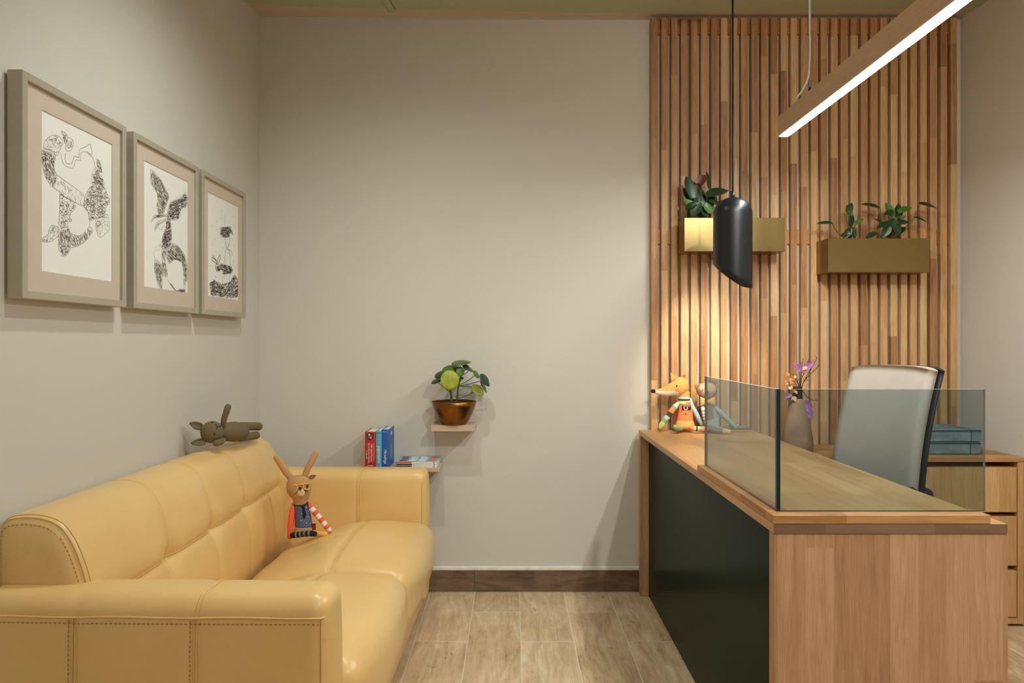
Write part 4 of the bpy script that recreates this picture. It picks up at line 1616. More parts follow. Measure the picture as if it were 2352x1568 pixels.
outl += [([(555, 930), (600, 980), (625, 1050), (630, 1120), (620, 1160)], T2, 0),
         ([(600, 370), (660, 430), (690, 530)], T1, 0),
         ([(370, 380), (370, 460), (400, 490), (440, 480), (465, 410), (515, 420), (520, 340), (560, 320), (600, 300), (630, 275)], T1, 0),
         ([(325, 380), (340, 470), (380, 515), (450, 530), (480, 450), (530, 450), (540, 370), (600, 360)], T2, 0),
         ([(630, 275), (655, 390), (600, 360)], T1, 0),
         ([(325, 140), (370, 165), (395, 210), (380, 260), (360, 265), (350, 190), (325, 140)], T1, 0),
         ([(395, 210), (440, 225), (455, 270), (440, 330), (410, 355), (375, 340), (375, 270)], T2, 0)]
hat = [(Apoly, 45, 30, T3, 0, None), (Bpoly, 260, 26, T2, 0, 80), (Cpoly, 45, 30, T3, 0, 70), (Dpoly, 110, 20, T2, 0, None), (Epoly, 50, 24, T3, 0, None),
       (Fpoly, 240, 30, T2, 0, 75), (Gpoly, 70, 26, T3, 0, None), (Ipoly, 330, 28, T2, 0, None), (Jpoly, 90, 40, T3, 0, 40), (Mpoly, 30, 40, T3, 0, None),
       ([(325, 150), (380, 180), (385, 260), (355, 255)], 30, 20, T3, 0, 80), ([(380, 230), (450, 240), (440, 330), (380, 330)], 26, 24, T3, 0, 90),
       ([(690, 420), (740, 460), (770, 600), (700, 560)], 40, 46, T3, 0, 60)]
drawing(prints[0], q7, outl, hat, seed=3)

W1 = [(120, 90), (130, 240), (190, 340), (200, 420), (190, 480), (210, 575), (260, 580), (290, 500), (320, 400), (325, 370), (290, 320), (230, 190), (190, 160), (150, 110), (120, 90)]
W2 = [(300, 590), (330, 470), (370, 440), (460, 400), (500, 340), (525, 400), (520, 490), (460, 520), (430, 630), (360, 640), (300, 640), (300, 590)]
BD = [(290, 660), (340, 650), (355, 800), (350, 900), (310, 960), (240, 940), (250, 840), (290, 720), (290, 660)]
HN = [(310, 960), (360, 900), (430, 930), (490, 1020), (520, 1130), (520, 1300), (490, 1390), (480, 1200), (460, 1100), (380, 1070), (350, 1110), (320, 1110), (290, 1040), (310, 960)]
LG = [(245, 960), (300, 960), (280, 1070), (310, 1240), (290, 1260), (240, 1220), (250, 1080), (245, 960)]
LL = [(170, 1080), (165, 1180), (200, 1330), (245, 1410), (250, 1240), (230, 1110), (170, 1080)]
TL = [(310, 1300), (350, 1360), (400, 1420), (450, 1440), (500, 1430), (500, 1400), (450, 1395), (400, 1410), (360, 1350)]
CL = [(300, 585), (180, 588), (150, 610), (135, 660), (170, 620), (240, 610), (300, 600)]
CM = [(290, 630), (200, 660), (180, 690), (165, 770), (195, 720), (215, 690), (290, 650)]
outl = [(p, T2, 0) for p in (W1, W2, BD, HN, LG, LL, TL, CL, CM)]
outl += [([(230, 900), (170, 960), (165, 1040), (220, 1110)], T2, 1), ([(190, 970), (215, 960), (235, 900)], T2, 1), ([(215, 690), (210, 735), (240, 745), (270, 700)], T2, 0)]
hat = [(W1, 330, 34, 0.0012, 1, 75), (W1, 120, 30, T2, 0, 75), (W2, 420, 26, 0.0012, 0, None), (BD, 380, 20, 0.0012, 0, None), (HN, 330, 34, 0.0014, 1, 60), (HN, 40, 20, T3, 0, 60), (LG, 130, 26, T2, 0, 85), (LL, 160, 36, 0.0012, 1, 85),
       (TL, 90, 24, 0.0012, 0, 40), (CL, 40, 22, T3, 0, 0), (CM, 40, 22, T3, 0, 80)]
for k in range(12):
    outl.append(([(150 + k * 12, 115 + k * 20), (158 + k * 13, 95 + k * 20)], T2, 0))
    outl.append(([(340 + k * 14, 470 - k * 8), (345 + k * 14, 430 - k * 7)], T2, 0))
drawing(prints[1], q8, outl, hat, seed=5)

BB = [(885, 720), (880, 790), (910, 830), (980, 830), (1000, 780), (1025, 810), (1010, 760), (990, 710), (930, 720), (885, 720)]
GO = [(870, 1130), (900, 1120), (1000, 1150), (1020, 1190), (1010, 1220), (960, 1230), (910, 1230), (895, 1180), (860, 1210), (830, 1160), (870, 1130)]
PL = [(765, 1330), (820, 1290), (900, 1340), (980, 1320), (1040, 1230), (1090, 1300), (1090, 1490), (960, 1500), (770, 1470)]
outl = [(BB, T2, 0), (GO, T2, 0), ([(930, 720), (940, 600)], T1, 1), ([(925, 700), (935, 590)], T2, 1), ([(935, 830), (945, 900), (950, 950)], 0.0022, 2), ([(990, 830), (980, 900), (960, 950)], 0.002, 2),
        ([(960, 950), (938, 990), (932, 1120)], 0.002, 0), ([(960, 950), (985, 1010), (992, 1140)], 0.002, 0), ([(970, 960), (1010, 990), (1012, 1030)], 0.002, 0),
        ([(850, 1130), (845, 1090), (800, 1030)], 0.0025, 2), ([(850, 1130), (830, 1080), (790, 1050)], 0.0025, 2), ([(850, 1130), (820, 1100), (790, 1075)], 0.0025, 2), ([(850, 1130), (860, 1060), (885, 1020)], 0.003, 2), ([(860, 1130), (875, 1080), (890, 1040)], 0.0025, 2),
        ([(835, 1130), (830, 1160), (855, 1205)], 0.0025, 2), ([(910, 1230), (905, 1300), (908, 1380)], 0.0018, 0), ([(990, 1225), (985, 1280), (988, 1340)], 0.0018, 0), ([(930, 1230), (925, 1290)], 0.0015, 0)]
hat = [(BB, 220, 22, 0.0013, 0, 30), (GO, 240, 22, 0.0012, 0, 20), (PL, 150, 40, 0.0016, 2, -75), (PL, 150, 30, 0.0018, 0, -40), (PL, 120, 30, 0.0014, 2, -130), (PL, 120, 22, 0.0014, 1, None)]
rr = random.Random(4)
dots = [(x, y, rr.uniform(.0016, .0026), 3 if rr.random() < .75 else 1) for (x, y) in
        [(845, 440), (990, 500), (800, 520), (900, 547), (1015, 600), (850, 660), (788, 708), (895, 630), (846, 748), (1078, 737), (762, 822), (828, 853), (885, 840), (1037, 920), (912, 945), (838, 990), (1080, 1010), (760, 1143), (1030, 1090), (835, 1262), (880, 1100), (795, 905)]]
drawing(prints[2], q8, outl, hat, dots, seed=8)

# ------------------------------------------------------------------ vase with dried flowers
VY = 3.06
vb = P(1832, 0, VY)
vb.z = CZ + 0.001
vase = thing('flower_vase', 'mottled clay vase with a black neck on the low cabinet', 'vase', vb)
s_ = VY / F
ztopv = P(0, 888, VY).z - vb.z
znk = P(0, 918, VY).z - vb.z
prof_v = [(0.0005, 0), (0.060, 0), (0.064, 0.02), (0.062, 0.05), (0.050, 0.12), (0.037, 0.19), (0.026, znk), (0.020, znk + .006)]
build('vase_body', G().lathe(vb, prof_v, 36), M['vase'], parent=vase)
build('vase_neck', G().lathe(vb, [(0.0205, znk + .004), (0.0195, znk + 0.03), (0.0185, ztopv - .004), (0.020, ztopv), (0.0175, ztopv), (0.016, ztopv - .03), (0.0005, ztopv - 0.032)], 24), M['blackvase'], parent=vase)


def v5(x, y, dy=0.0):
    return P(1450 + x / 4.704, 780 + y / 4.704, VY + dy)


bq = thing('dried_flower_bunch', 'dried twigs with purple and peach petals standing in the clay vase', 'flowers', vb + Vector((0, 0, ztopv)))
tw = [[(1815, 520), (1830, 400), (1850, 260), (1860, 200)], [(1830, 520), (1840, 420), (1890, 320), (1925, 185)], [(1835, 520), (1880, 430), (1960, 350), (2035, 270)],
      [(1810, 520), (1795, 440), (1790, 380)], [(1840, 520), (1870, 440), (1985, 240), (2005, 190)], [(1820, 520), (1790, 450), (1740, 380), (1715, 370)],
      [(1835, 520), (1870, 450), (1920, 435)], [(1845, 540), (1900, 620), (1960, 655), (2010, 655)], [(1820, 520), (1838, 330), (1830, 250)]]
for i, t in enumerate(tw):
    pp = catmull([tuple(v5(x, y, -0.012 + 0.006 * (i % 4))) for (x, y) in t], 4)
    gg = G().tube(pp, [0.0017 - 0.0009 * k / (len(pp) - 1) for k in range(len(pp))], 5)
    for k in range(4, len(pp) - 1, 2):
        p_ = Vector(pp[k])
        gg.tube([p_, p_ + Vector((rnd.uniform(-.012, .012), rnd.uniform(-.006, .006), rnd.uniform(.004, .016)))], [0.0009, 0.0005], 4)
    build('twig', gg, M['twig'], parent=bq)


def petal(x, y, tx, ty, wd, mat, dy):
    b_, t__ = v5(x, y, dy), v5(tx, ty, dy - 0.01)
    build('petal', G().leaf(b_, t__ - b_, (rnd.uniform(-.4, .4), -1, rnd.uniform(-.2, .5)), (t__ - b_).length, wd / 4.704 * s_, fold=0.35, droop=0.2, seg=6), M[mat], parent=bq)


for a_ in [(1840, 330, 1765, 250, 70, 'purple', -.01), (1850, 330, 1790, 300, 60, 'purple', -.02), (1850, 340, 1985, 235, 56, 'purple', -.02), (1880, 300, 2000, 250, 40, 'purple', -.012), (1860, 320, 1915, 228, 50, 'purple', 0), (1850, 320, 1900, 290, 44, 'peach', -.028), (1835, 300, 1770, 275, 40, 'purple', -.018), (1855, 300, 1870, 360, 60, 'purple', -.025), (1870, 300, 1930, 330, 60, 'purple', -.02),
           (1860, 690, 1940, 680, 70, 'purple', -.02), (1870, 690, 1960, 740, 80, 'purple', -.025), (1890, 740, 1970, 790, 56, 'purple', -.03), (1900, 760, 1955, 865, 70, 'purple', -.03), (1730, 590, 1660, 620, 50, 'purple', -.02), (1750, 610, 1780, 670, 50, 'peach', -.02)]:
    petal(*a_)
for k in range(22):
    x = rnd.uniform(1670, 1770)
    y = rnd.uniform(390, 620)
    petal(x, y, x + rnd.uniform(-40, 40), y + rnd.uniform(-45, 35), 34, 'peach', rnd.uniform(-.03, .0))
gg = G().tube(catmull([tuple(v5(1810, 520)), tuple(v5(1770, 470, -.01)), tuple(v5(1720, 400, -.01)), tuple(v5(1690, 500, -.015)), tuple(v5(1730, 640, -.02))], 6), 0.0009, 5)
build('twig', gg, M['twig'], parent=bq)

# ------------------------------------------------------------------ rabbit doll on the sofa
RY = 2.735


def r3(x, y, dy=0.0):
    """zoom crop [620,1020]-[780,1250], scale 6.82"""
    return P(620 + x / 6.82, 1020 + y / 6.82, RY + dy)


rs = RY / F / 6.82
tan_ = cloth('tan_cloth', 196, 150, 98)
red_ = cloth('coral_cloth', 250, 98, 62)
wht_ = cloth('white_cloth', 232, 226, 216)
navy = cloth('slate_blue_cloth', 92, 102, 132)
blk = cloth('black_cloth', 26, 26, 32)
gry = cloth('grey_cloth', 122, 116, 122)
yel = cloth('yellow_cloth', 244, 186, 84)
crm = cloth('cream_cloth', 232, 200, 150)
rb = thing('rabbit_doll', 'long-eared rabbit doll with yellow glasses sitting in the sofa corner', 'doll', r3(530, 1480))


def shape(prof_, dyc, depth, seg=24):
    """soft body: prof_ list of (cx, y, halfwidth) in crop px; depth ratio"""
    gg = G()
    vs_ = []
    ff = []
    pr = catmull(prof_, 3)
    for (cx, y, hw) in pr:
        for k in range(seg):
            a_ = 2 * math.pi * k / seg
            c_ = r3(cx, y, dyc)
            vs_.append(c_ + Vector((hw * rs * math.cos(a_), hw * rs * depth * math.sin(a_), 0)))
    nn = len(pr)
    for i in range(nn - 1):
        for k in range(seg):
            k2 = (k + 1) % seg
            ff.append((i * seg + k, (i + 1) * seg + k, (i + 1) * seg + k2, i * seg + k2))
    ff.append(tuple(range(seg)))
    ff.append(tuple((nn - 1) * seg + k for k in range(seg))[::-1])
    gg.add(vs_, ff, 0, True)
    return gg


head = build('head', shape([(450, 492, 30), (448, 500, 120), (452, 560, 172), (455, 640, 194), (455, 710, 192), (462, 790, 165), (475, 850, 125), (482, 900, 108), (484, 940, 104)], 0, 0.62), tan_, parent=rb)
for pts, rr_ in (([(330, 530, 0.01), (250, 430, 0.015), (170, 300, 0.02), (95, 210, 0.03)], (52, 60, 58, 42)), ([(548, 500, 0.0), (590, 380, 0.0), (650, 270, 0.0), (722, 140, 0.005)], (50, 50, 50, 46))):
    build('ear', G().tube([r3(*p) for p in pts], [q * rs for q in rr_], 12, flat=(Vector((0, 1, 0)), 0.55)), tan_, parent=rb)
FD = -0.0165
HD = 0.62 * 194 * rs


def face(x, y):
    """point on the face surface"""
    cx, hw = 455, 194 if y < 720 else 194 - (y - 720) * 0.35
    if y < 600:
        hw = 194 - (600 - y) * 0.3
    u = max(-0.97, min(0.97, (x - cx) / hw))
    return r3(x, y, -0.62 * hw * rs * math.sqrt(1 - u * u) - 0.0004)


def line_on(f_, pts, r_, mat, par, name):
    build(name, G().tube([f_(*p) for p in catmull(pts, 3)] if len(pts) > 2 else [f_(*p) for p in pts], r_ * rs, 5), mat, parent=par)


gl_ = build('glasses', G().tube([face(*p) for p in catmull([(275, 660), (330, 650), (410, 640), (425, 690), (405, 740), (355, 755), (325, 720), (318, 660)], 3)], 8 * rs, 5).tube([face(*p) for p in catmull([(520, 625), (600, 610), (632, 615), (622, 670), (600, 705), (550, 705), (525, 670), (520, 625)], 3)], 8 * rs, 5).tube([face(415, 645), face(470, 632), face(520, 627)], 8 * rs, 5), yel, parent=head)
for (x, y) in ((358, 698), (586, 660)):
    build('eye', G().ellip(face(x, y), (15 * rs, 4 * rs, 24 * rs), seg=10, rings=8), blk, parent=head)
build('muzzle', G().ellip(face(485, 752) + Vector((0, 0.0014, 0)), (62 * rs, 14 * rs, 66 * rs), seg=16, rings=10), crm, parent=head)
build('nose', G().ellip(face(474, 690) + Vector((0, -.0006, 0)), (27 * rs, 12 * rs, 22 * rs), seg=12, rings=8), cloth('dark_brown_cloth', 58, 40, 40), parent=head)
for p in ([(355, 775), (425, 733)], [(370, 790), (425, 752)], [(540, 715), (605, 728)], [(540, 732), (600, 750)], [(478, 705), (480, 735)]):
    f2 = lambda x, y: face(x, y) + Vector((0, -0.0014, 0))
    line_on(f2, p, 3.4, blk, head, 'whisker')
tor = build('torso', shape([(490, 925, 100), (492, 960, 116), (505, 1050, 122), (518, 1150, 130), (525, 1230, 135), (528, 1290, 138)], 0, 0.6), navy, parent=rb, label='slate blue shirt with small white motifs')
build('hips', shape([(528, 1290, 138), (525, 1340, 150), (520, 1390, 152), (515, 1425, 135), (515, 1440, 60)], 0, 0.65), tan_, parent=rb)


def bodyf(x, y):
    hw = 108 + (y - 925) * 0.083
    cx = 490 + (y - 925) * 0.104
    u = max(-0.95, min(0.95, (x - cx) / hw))
    return r3(x, y, -0.6 * hw * rs * math.sqrt(1 - u * u) - 0.0005)


tie = [(480, 955), (545, 945), (540, 985), (568, 1110), (542, 1172), (514, 1130), (508, 1000)]
gg = G()
tp = [bodyf(*p) + Vector((0, -0.0012, 0)) for p in tie]
gg.prism(tp[::-1], (0, 0.003, 0))
gg.tube([bodyf(375, 945), bodyf(430, 962), bodyf(500, 962), bodyf(560, 940), bodyf(592, 910)], 11 * rs, 6)
build('necktie', gg, blk, parent=tor)
for (x, y) in ((430, 1018), (428, 1138), (500, 1085), (568, 990), (597, 1138), (487, 1195), (570, 1235), (445, 1270), (630, 1245), (610, 1050)):
    build('motif', G().ellip(bodyf(x, y), (10 * rs, 3 * rs, 10 * rs), seg=8, rings=6), cloth('pale_motif', 190, 200, 190), parent=tor)
build('arm', G().tube([r3(*p) for p in ((372, 930, 0.0), (350, 1050, -.006), (330, 1200, -.010), (318, 1330, -.012), (315, 1445, -.014))], [26 * rs, 46 * rs, 48 * rs, 46 * rs, 42 * rs], 12), red_, parent=rb, label='coral orange arm')
pts = [(612, 920), (645, 1000), (690, 1050), (738, 1105), (788, 1160), (828, 1215), (870, 1270), (912, 1320), (938, 1365), (940, 1380)]
build('arm', G().tube([r3(x, y, -0.004 - 0.001 * i) for i, (x, y) in enumerate(pts)], [16 * rs] + [44 * rs] * 7 + [38 * rs, 20 * rs], 12, ms=[0, 1, 0, 1, 0, 1, 0, 1, 0]), [red_, wht_], parent=rb, label='red and white striped arm')
pts = [(360, 1425), (410, 1418), (440, 1415), (475, 1410), (505, 1406), (540, 1402), (570, 1400), (610, 1397), (640, 1397), (700, 1400)]
build('leg', G().tube([r3(x, y, -0.030 - 0.002 * i) for i, (x, y) in enumerate(pts)], [46 * rs] * 9 + [40 * rs], 12, ms=[0, 1, 0, 1, 0, 1, 0, 1, 0]), [blk, gry], parent=rb, label='black and grey striped leg')
build('leg', G().tube([r3(x, y, d_) for (x, y, d_) in ((640, 1400, -0.012), (740, 1405, -.02), (860, 1405, -.03))], [42 * rs, 46 * rs, 40 * rs], 12), yel, parent=rb, label='yellow leg')
build('side_tag', G().box(r3(655, 0).x, r3(722, 0).x, RY - 0.006, RY - 0.003, r3(0, 1335).z, r3(0, 1235).z), cloth('maroon_cloth', 132, 34, 32), parent=rb)
build('small_ear', G().leaf(r3(600, 540, 0.012), r3(730, 485, 0.012) - r3(600, 540, 0.012), (0, -1, 0.2), 140 * rs, 70 * rs, droop=0.0), cloth('grey_brown_cloth', 140, 110, 84), parent=head)

# ------------------------------------------------------------------ crochet animal lying on the sofa back
def k4(x, y, Y):
    return P(420 + x / 11.76, 910 + (y + 25) / 11.76, Y)


cr = thing('crochet_animal', 'olive brown crocheted animal lying on top of the sofa back', 'soft toy', k4(1300, 1180, 2.68))
kk = lambda Y: Y / F / 11.76
hy_ = 2.53
hc = k4(790, 940, hy_)
hd = build('head', G().ellip(hc, (300 * kk(hy_), 280 * kk(hy_), 298 * kk(hy_)), seg=28, rings=18), M['crochet'], parent=cr)
pts = [(1080, 930, 2.575), (1220, 930, 2.62), (1400, 930, 2.68), (1560, 925, 2.735)]
build('body', G().tube([k4(*p) for p in pts], [190 * kk(2.7), 250 * kk(2.73), 262 * kk(2.77), 225 * kk(2.8)], 20), M['crochet'], parent=cr)
build('leg', G().tube([k4(*p) for p in ((1540, 790, 2.735), (1700, 785, 2.79), (1850, 785, 2.84), (2040, 785, 2.90))], [118 * kk(2.8), 112 * kk(2.84), 108 * kk(2.88), 112 * kk(2.9)], 14), M['crochet'], parent=cr)
build('leg', G().tube([k4(*p) for p in ((1530, 1080, 2.72), (1700, 1065, 2.78), (1850, 1045, 2.83), (1975, 1028, 2.88))], [115 * kk(2.8), 112 * kk(2.84), 108 * kk(2.88), 108 * kk(2.9)], 14), M['crochet'], parent=cr)
build('arm', G().tube([k4(*p) for p in ((1085, 740, 2.55), (1110, 600, 2.545), (1160, 440, 2.545), (1220, 265, 2.545))], [66 * kk(2.66), 74 * kk(2.66), 80 * kk(2.66), 84 * kk(2.66)], 14), M['crochet'], parent=cr)
build('arm', G().tube([k4(*p) for p in ((1100, 1150, 2.55), (1030, 1200, 2.52), (900, 1240, 2.50))], [60 * kk(2.6), 82 * kk(2.6), 84 * kk(2.6)], 14), M['crochet'], parent=cr)


def cup_ear(pts_, name='ear'):
    """folded ear: outer point list -> base, width vectors"""
    (bx, by), (tx, ty), wd, Y = pts_
    b_, t__ = k4(bx, by, Y), k4(tx, ty, Y - 0.015)
    d_ = t__ - b_
    L = d_.length
    d_.normalize()
    gg = G()
    n_ = Vector((0.15, -0.75, 0.6))
    n_ = (n_ - d_ * n_.dot(d_)).normalized()
    sd = d_.cross(n_)
    rows = []
    for i in range(9):
        t = i / 8
        wv = wd * kk(Y) * (0.55 + 0.45 * math.sin(math.pi * min(1, 0.25 + t * 0.75))) * (1 - 0.75 * t ** 5)
        rows.append([b_ + d_ * (L * t) + sd * (wv * math.sin(a_)) - n_ * (wv * 0.75 * math.cos(a_)) for a_ in [-1.35 + 2.7 * k / 8 for k in range(9)]])
    th = 0.006
    vs_ = [p for r_ in rows for p in r_]
    vs2 = []
    for i, r_ in enumerate(rows):
        c_ = b_ + d_ * (L * i / 8)
        vs2 += [p + (c_ - p).normalized() * th for p in r_]
    k = len(vs_)
    ff = []
    for i in range(8):
        for j in range(8):
            a_ = i * 9 + j
            ff.append((a_, a_ + 9, a_ + 10, a_ + 1))
            ff.append((k + a_, k + a_ + 1, k + a_ + 10, k + a_ + 9))
    for i in range(8):
        for j in (0, 8):
            a_ = i * 9 + j
            ff.append((a_, k + a_, k + a_ + 9, a_ + 9))
    for j in range(8):
        for i in (0, 8):
            a_ = i * 9 + j
            ff.append((a_, a_ + 1, k + a_ + 1, k + a_))
    gg.add(vs_ + vs2, ff, 0, True)
    build(name, gg, M['crochet'], parent=hd)


cup_ear(((520, 800), (180, 690), 125, 2.525))
cup_ear(((610, 1170), (220, 1240), 125, 2.50))
for (x, y) in ((835, 668), (955, 962)):
    u, v_ = (x - 790) / 300, (940 - y) / 298
    p_ = k4(x, y, hy_) + Vector((0, -280 * kk(hy_) * math.sqrt(max(0.02, 1 - u * u - v_ * v_)) - 0.0005, 0))
    build('eye', G().ellip(p_, (0.0035, 0.002, 0.0035), seg=8, rings=6), M['blackplastic'], parent=hd)
gg = G()
for a_, b_ in (((945, 725), (1000, 780)), ((1000, 780), (1040, 775)), ((1000, 780), (985, 830))):
    pa = []
    for (x, y) in (a_, b_):
        u, v_ = (x - 790) / 300, (940 - y) / 298
        pa.append(k4(x, y, hy_) + Vector((0, -280 * kk(hy_) * math.sqrt(max(0.02, 1 - u * u - v_ * v_)) - 0.001, 0)))
    gg.tube(pa, 0.0016, 5)
build('nose', gg, M['blackplastic'], parent=hd)

# ------------------------------------------------------------------ fox and bear dolls on the desk
FYY = 3.185


def f5(x, y, dy=0.0):
    return P(1480 + x / 9.046, 840 + y / 9.046, FYY + dy)


fs_ = FYY / F / 9.046
ora = cloth('orange_cloth', 246, 168, 92)
ora2 = cloth('salmon_cloth', 240, 130, 78)
mint = cloth('mint_cloth', 176, 208, 196)
sage = cloth('sage_cloth', 150, 166, 108)
lime = cloth('lime_cloth', 206, 210, 124)
brn = cloth('brown_cloth', 84, 50, 34)
coral = cloth('orange_stripe_cloth', 244, 140, 88)
sky = cloth('pale_blue_cloth', 176, 206, 206)
ivory = cloth('ivory_cloth', 240, 226, 200)
fox = thing('fox_doll', 'orange fox doll with a long white snout sitting on the desk', 'doll', f5(850, 1310))


def fshape(prof_, depth, seg=24, dyc=0.0):
    gg = G()
    vs_ = []
    ff = []
    pr = catmull(prof_, 3)
    for (cx, y, hw) in pr:
        for k in range(seg):
            a_ = 2 * math.pi * k / seg
            vs_.append(f5(cx, y, dyc) + Vector((hw * fs_ * math.cos(a_), hw * fs_ * depth * math.sin(a_), 0)))
    nn = len(pr)
    for i in range(nn - 1):
        for k in range(seg):
            k2 = (k + 1) % seg
            ff.append((i * seg + k, (i + 1) * seg + k, (i + 1) * seg + k2, i * seg + k2))
    ff.append(tuple(range(seg)))
    ff.append(tuple((nn - 1) * seg + k for k in range(seg))[::-1])
    gg.add(vs_, ff, 0, True)
    return gg


# head: profile swept from the snout tip to the back of the head
spine_ = [(225, 530, 52, 40), (330, 535, 66, 55), (450, 520, 105, 80), (560, 480, 140, 105), (660, 440, 178, 130), (760, 420, 195, 140), (840, 420, 160, 125), (890, 430, 105, 80), (925, 450, 40, 30)]
pr = catmull(spine_, 10)
gg = G()
vs, ff = [], []
SG = 60
for (cx, cy, hv, hd_) in pr:
    for k in range(SG):
        a_ = 2 * math.pi * k / SG
        vs.append(f5(cx, cy) + Vector((0.0, hd_ * fs_ * math.cos(a_), hv * fs_ * math.sin(a_))))
nn = len(pr)
fm = []
for i in range(nn - 1):
    for k in range(SG):
        k2 = (k + 1) % SG
        ff.append((i * SG + k, i * SG + k2, (i + 1) * SG + k2, (i + 1) * SG + k))
        a_ = 2 * math.pi * (k + 0.5) / SG
        x_ = pr[i][0]
        lim = 0.55 - (x_ - 225) / 480 * 1.15
        fm.append(1 if math.sin(a_) < lim and x_ < 690 else 0)
ff.append(tuple(range(SG))[::-1]); fm.append(1)
ff.append(tuple((nn - 1) * SG + k for k in range(SG))); fm.append(0)
gg.add(vs, ff, 0, True)
gg.m = fm
fh = build('head', gg, [ora, ivory], parent=fox)
build('nose', G().ellip(f5(185, 525), (55 * fs_, 42 * fs_, 42 * fs_), seg=14, rings=10), cloth('dark_nose_cloth', 52, 36, 38), parent=fh)
build('neck', fshape([(820, 540, 120), (825, 600, 116), (828, 650, 112)], 0.7), ora, parent=fox)
for (pts, mt_) in (([(560, 300, -.008), (545, 130, -.008), (690, 240, -.008)], ora), ([(715, 235, 0.008), (865, 172, 0.006), (845, 275, 0.006)], cloth('ear_inner_cloth', 200, 104, 60))):
    build('ear', G().prism([f5(*p) for p in pts], (0, 0.008, 0)), mt_, parent=fh)
build('eye', G().ellip(f5(676, 415, -0.131 * 0 - 138 * fs_), (12 * fs_, 6 * fs_, 24 * fs_), seg=10, rings=8), blk, parent=fh)
build('cheek', G().ellip(f5(690, 500, -118 * fs_), (45 * fs_, 10 * fs_, 34 * fs_), seg=12, rings=8), cloth('cheek_cloth', 240, 132, 84), parent=fh)
build('collar', fshape([(825, 640, 118), (825, 690, 122)], 0.72), sky, parent=fox)
build('camera_strap', fshape([(826, 684, 126), (826, 712, 124)], 0.73), brn, parent=fox)
build('undershirt', fshape([(828, 712, 118), (832, 800, 132)], 0.68), lime, parent=fox)
ft = build('torso', fshape([(845, 745, 118), (848, 850, 140), (850, 950, 148), (848, 1050, 160), (845, 1130, 170), (845, 1180, 168)], 0.70), ora2, parent=fox, label='salmon dungarees with two buttons')
build('hips', fshape([(845, 1130, 168), (845, 1210, 192), (848, 1270, 188), (848, 1310, 130)], 0.72), ora, parent=fox)
cz = -0.70 * 140 * fs_ - 0.001
cm = build('printed_camera', G().box(f5(762, 0).x, f5(940, 0).x, FYY + cz - 0.001, FYY + cz + 0.004, f5(0, 905).z, f5(0, 815).z), blk, parent=ft)
build('camera_top', G().box(f5(770, 0).x, f5(932, 0).x, FYY + cz - 0.0014, FYY + cz + 0.003, f5(0, 838).z, f5(0, 818).z), gry, parent=cm)
for (r_, mt_, o_) in ((46, wht_, 0.0012), (30, brn, 0.002)):
    c_ = f5(860, 872, cz - o_)
    gg = G().add([c_] + [c_ + Vector((r_ * fs_ * math.cos(k * .3927), 0, r_ * fs_ * math.sin(k * .3927))) for k in range(16)], [(0, 1 + (k + 1) % 16, 1 + k) for k in range(16)])
    build('camera_lens', gg, mt_, parent=cm)
for y in (1000, 1142):
    build('button', G().ellip(f5(860, y, -0.70 * 158 * fs_), (16 * fs_, 5 * fs_, 18 * fs_), seg=10, rings=6), brn, parent=ft)
pts = [(690, 790), (640, 850), (590, 905), (548, 970), (495, 1050), (440, 1110), (395, 1175), (352, 1240), (330, 1275)]
build('arm', G().tube([f5(x, y, -0.008) for (x, y) in pts], [40 * fs_] + [60 * fs_] * 7 + [44 * fs_], 12, ms=[0, 1, 2, 3, 0, 1, 4, 4]), [sky, sage, coral, brn, lime], parent=fox, label='arm in bold coloured stripes')
build('arm', G().tube([f5(*p) for p in ((950, 690, 0), (1000, 860, 0), (1090, 1020, 0.004), (1190, 1200, 0.004))], [30 * fs_, 48 * fs_, 54 * fs_, 50 * fs_], 12), sky, parent=fox, label='pale blue arm')
build('leg', G().tube([f5(*p) for p in ((760, 1300, -.03), (690, 1290, -.055), (640, 1270, -.07))], [46 * fs_, 68 * fs_, 52 * fs_], 12), sage, parent=fox, label='sage green leg')
pts = [(985, 1290), (1030, 1295), (1075, 1300), (1110, 1303), (1150, 1305), (1190, 1305), (1230, 1306), (1275, 1308)]
build('leg', G().tube([f5(x, y, -0.045 - 0.002 * i) for i, (x, y) in enumerate(pts)], 50 * fs_, 12, ms=[0, 1, 2, 3, 4, 0, 0]), [coral, lime, brn, sky, sage], parent=fox, label='striped leg')

bear = thing('bear_doll', 'beige bear doll with an orange bow tie sitting beside the fox', 'doll', f5(1390, 1330, -0.01))
bd = -0.008
bge = cloth('beige_cloth', 206, 176, 140)
bwn = cloth('bear_brown_cloth', 168, 122, 84)
gfab = cloth('grey_brown_dungaree', 132, 116, 104)
teal = cloth('teal_grey_cloth', 150, 172, 168)
bh = build('head', G().ellip(f5(1290, 500, bd), (214 * fs_, 150 * fs_, 172 * fs_), seg=26, rings=16), bwn, parent=bear)
build('face', G().ellip(f5(1300, 500, bd - 0.012), (186 * fs_, 130 * fs_, 156 * fs_), seg=26, rings=16), bge, parent=bh)
for (x, y) in ((1085, 430), (1500, 425)):
    build('ear', G().ellip(f5(x, y, bd + 0.008), (44 * fs_, 28 * fs_, 58 * fs_), seg=14, rings=10), bwn, parent=bh)
fz = lambda x, y: f5(x, y, bd - 0.0125 - 130 * fs_ * math.sqrt(max(0.02, 1 - ((x - 1300) / 186) ** 2 - ((500 - y) / 156) ** 2)))
for c_ in ((1185, 505), (1400, 470)):
    build('eye', G().tube([fz(c_[0] - 38, c_[1] - 20), fz(c_[0] - 20, c_[1] + 12), fz(c_[0] + 15, c_[1] + 14), fz(c_[0] + 34, c_[1] - 14)], 5 * fs_, 5), brn, parent=bh)
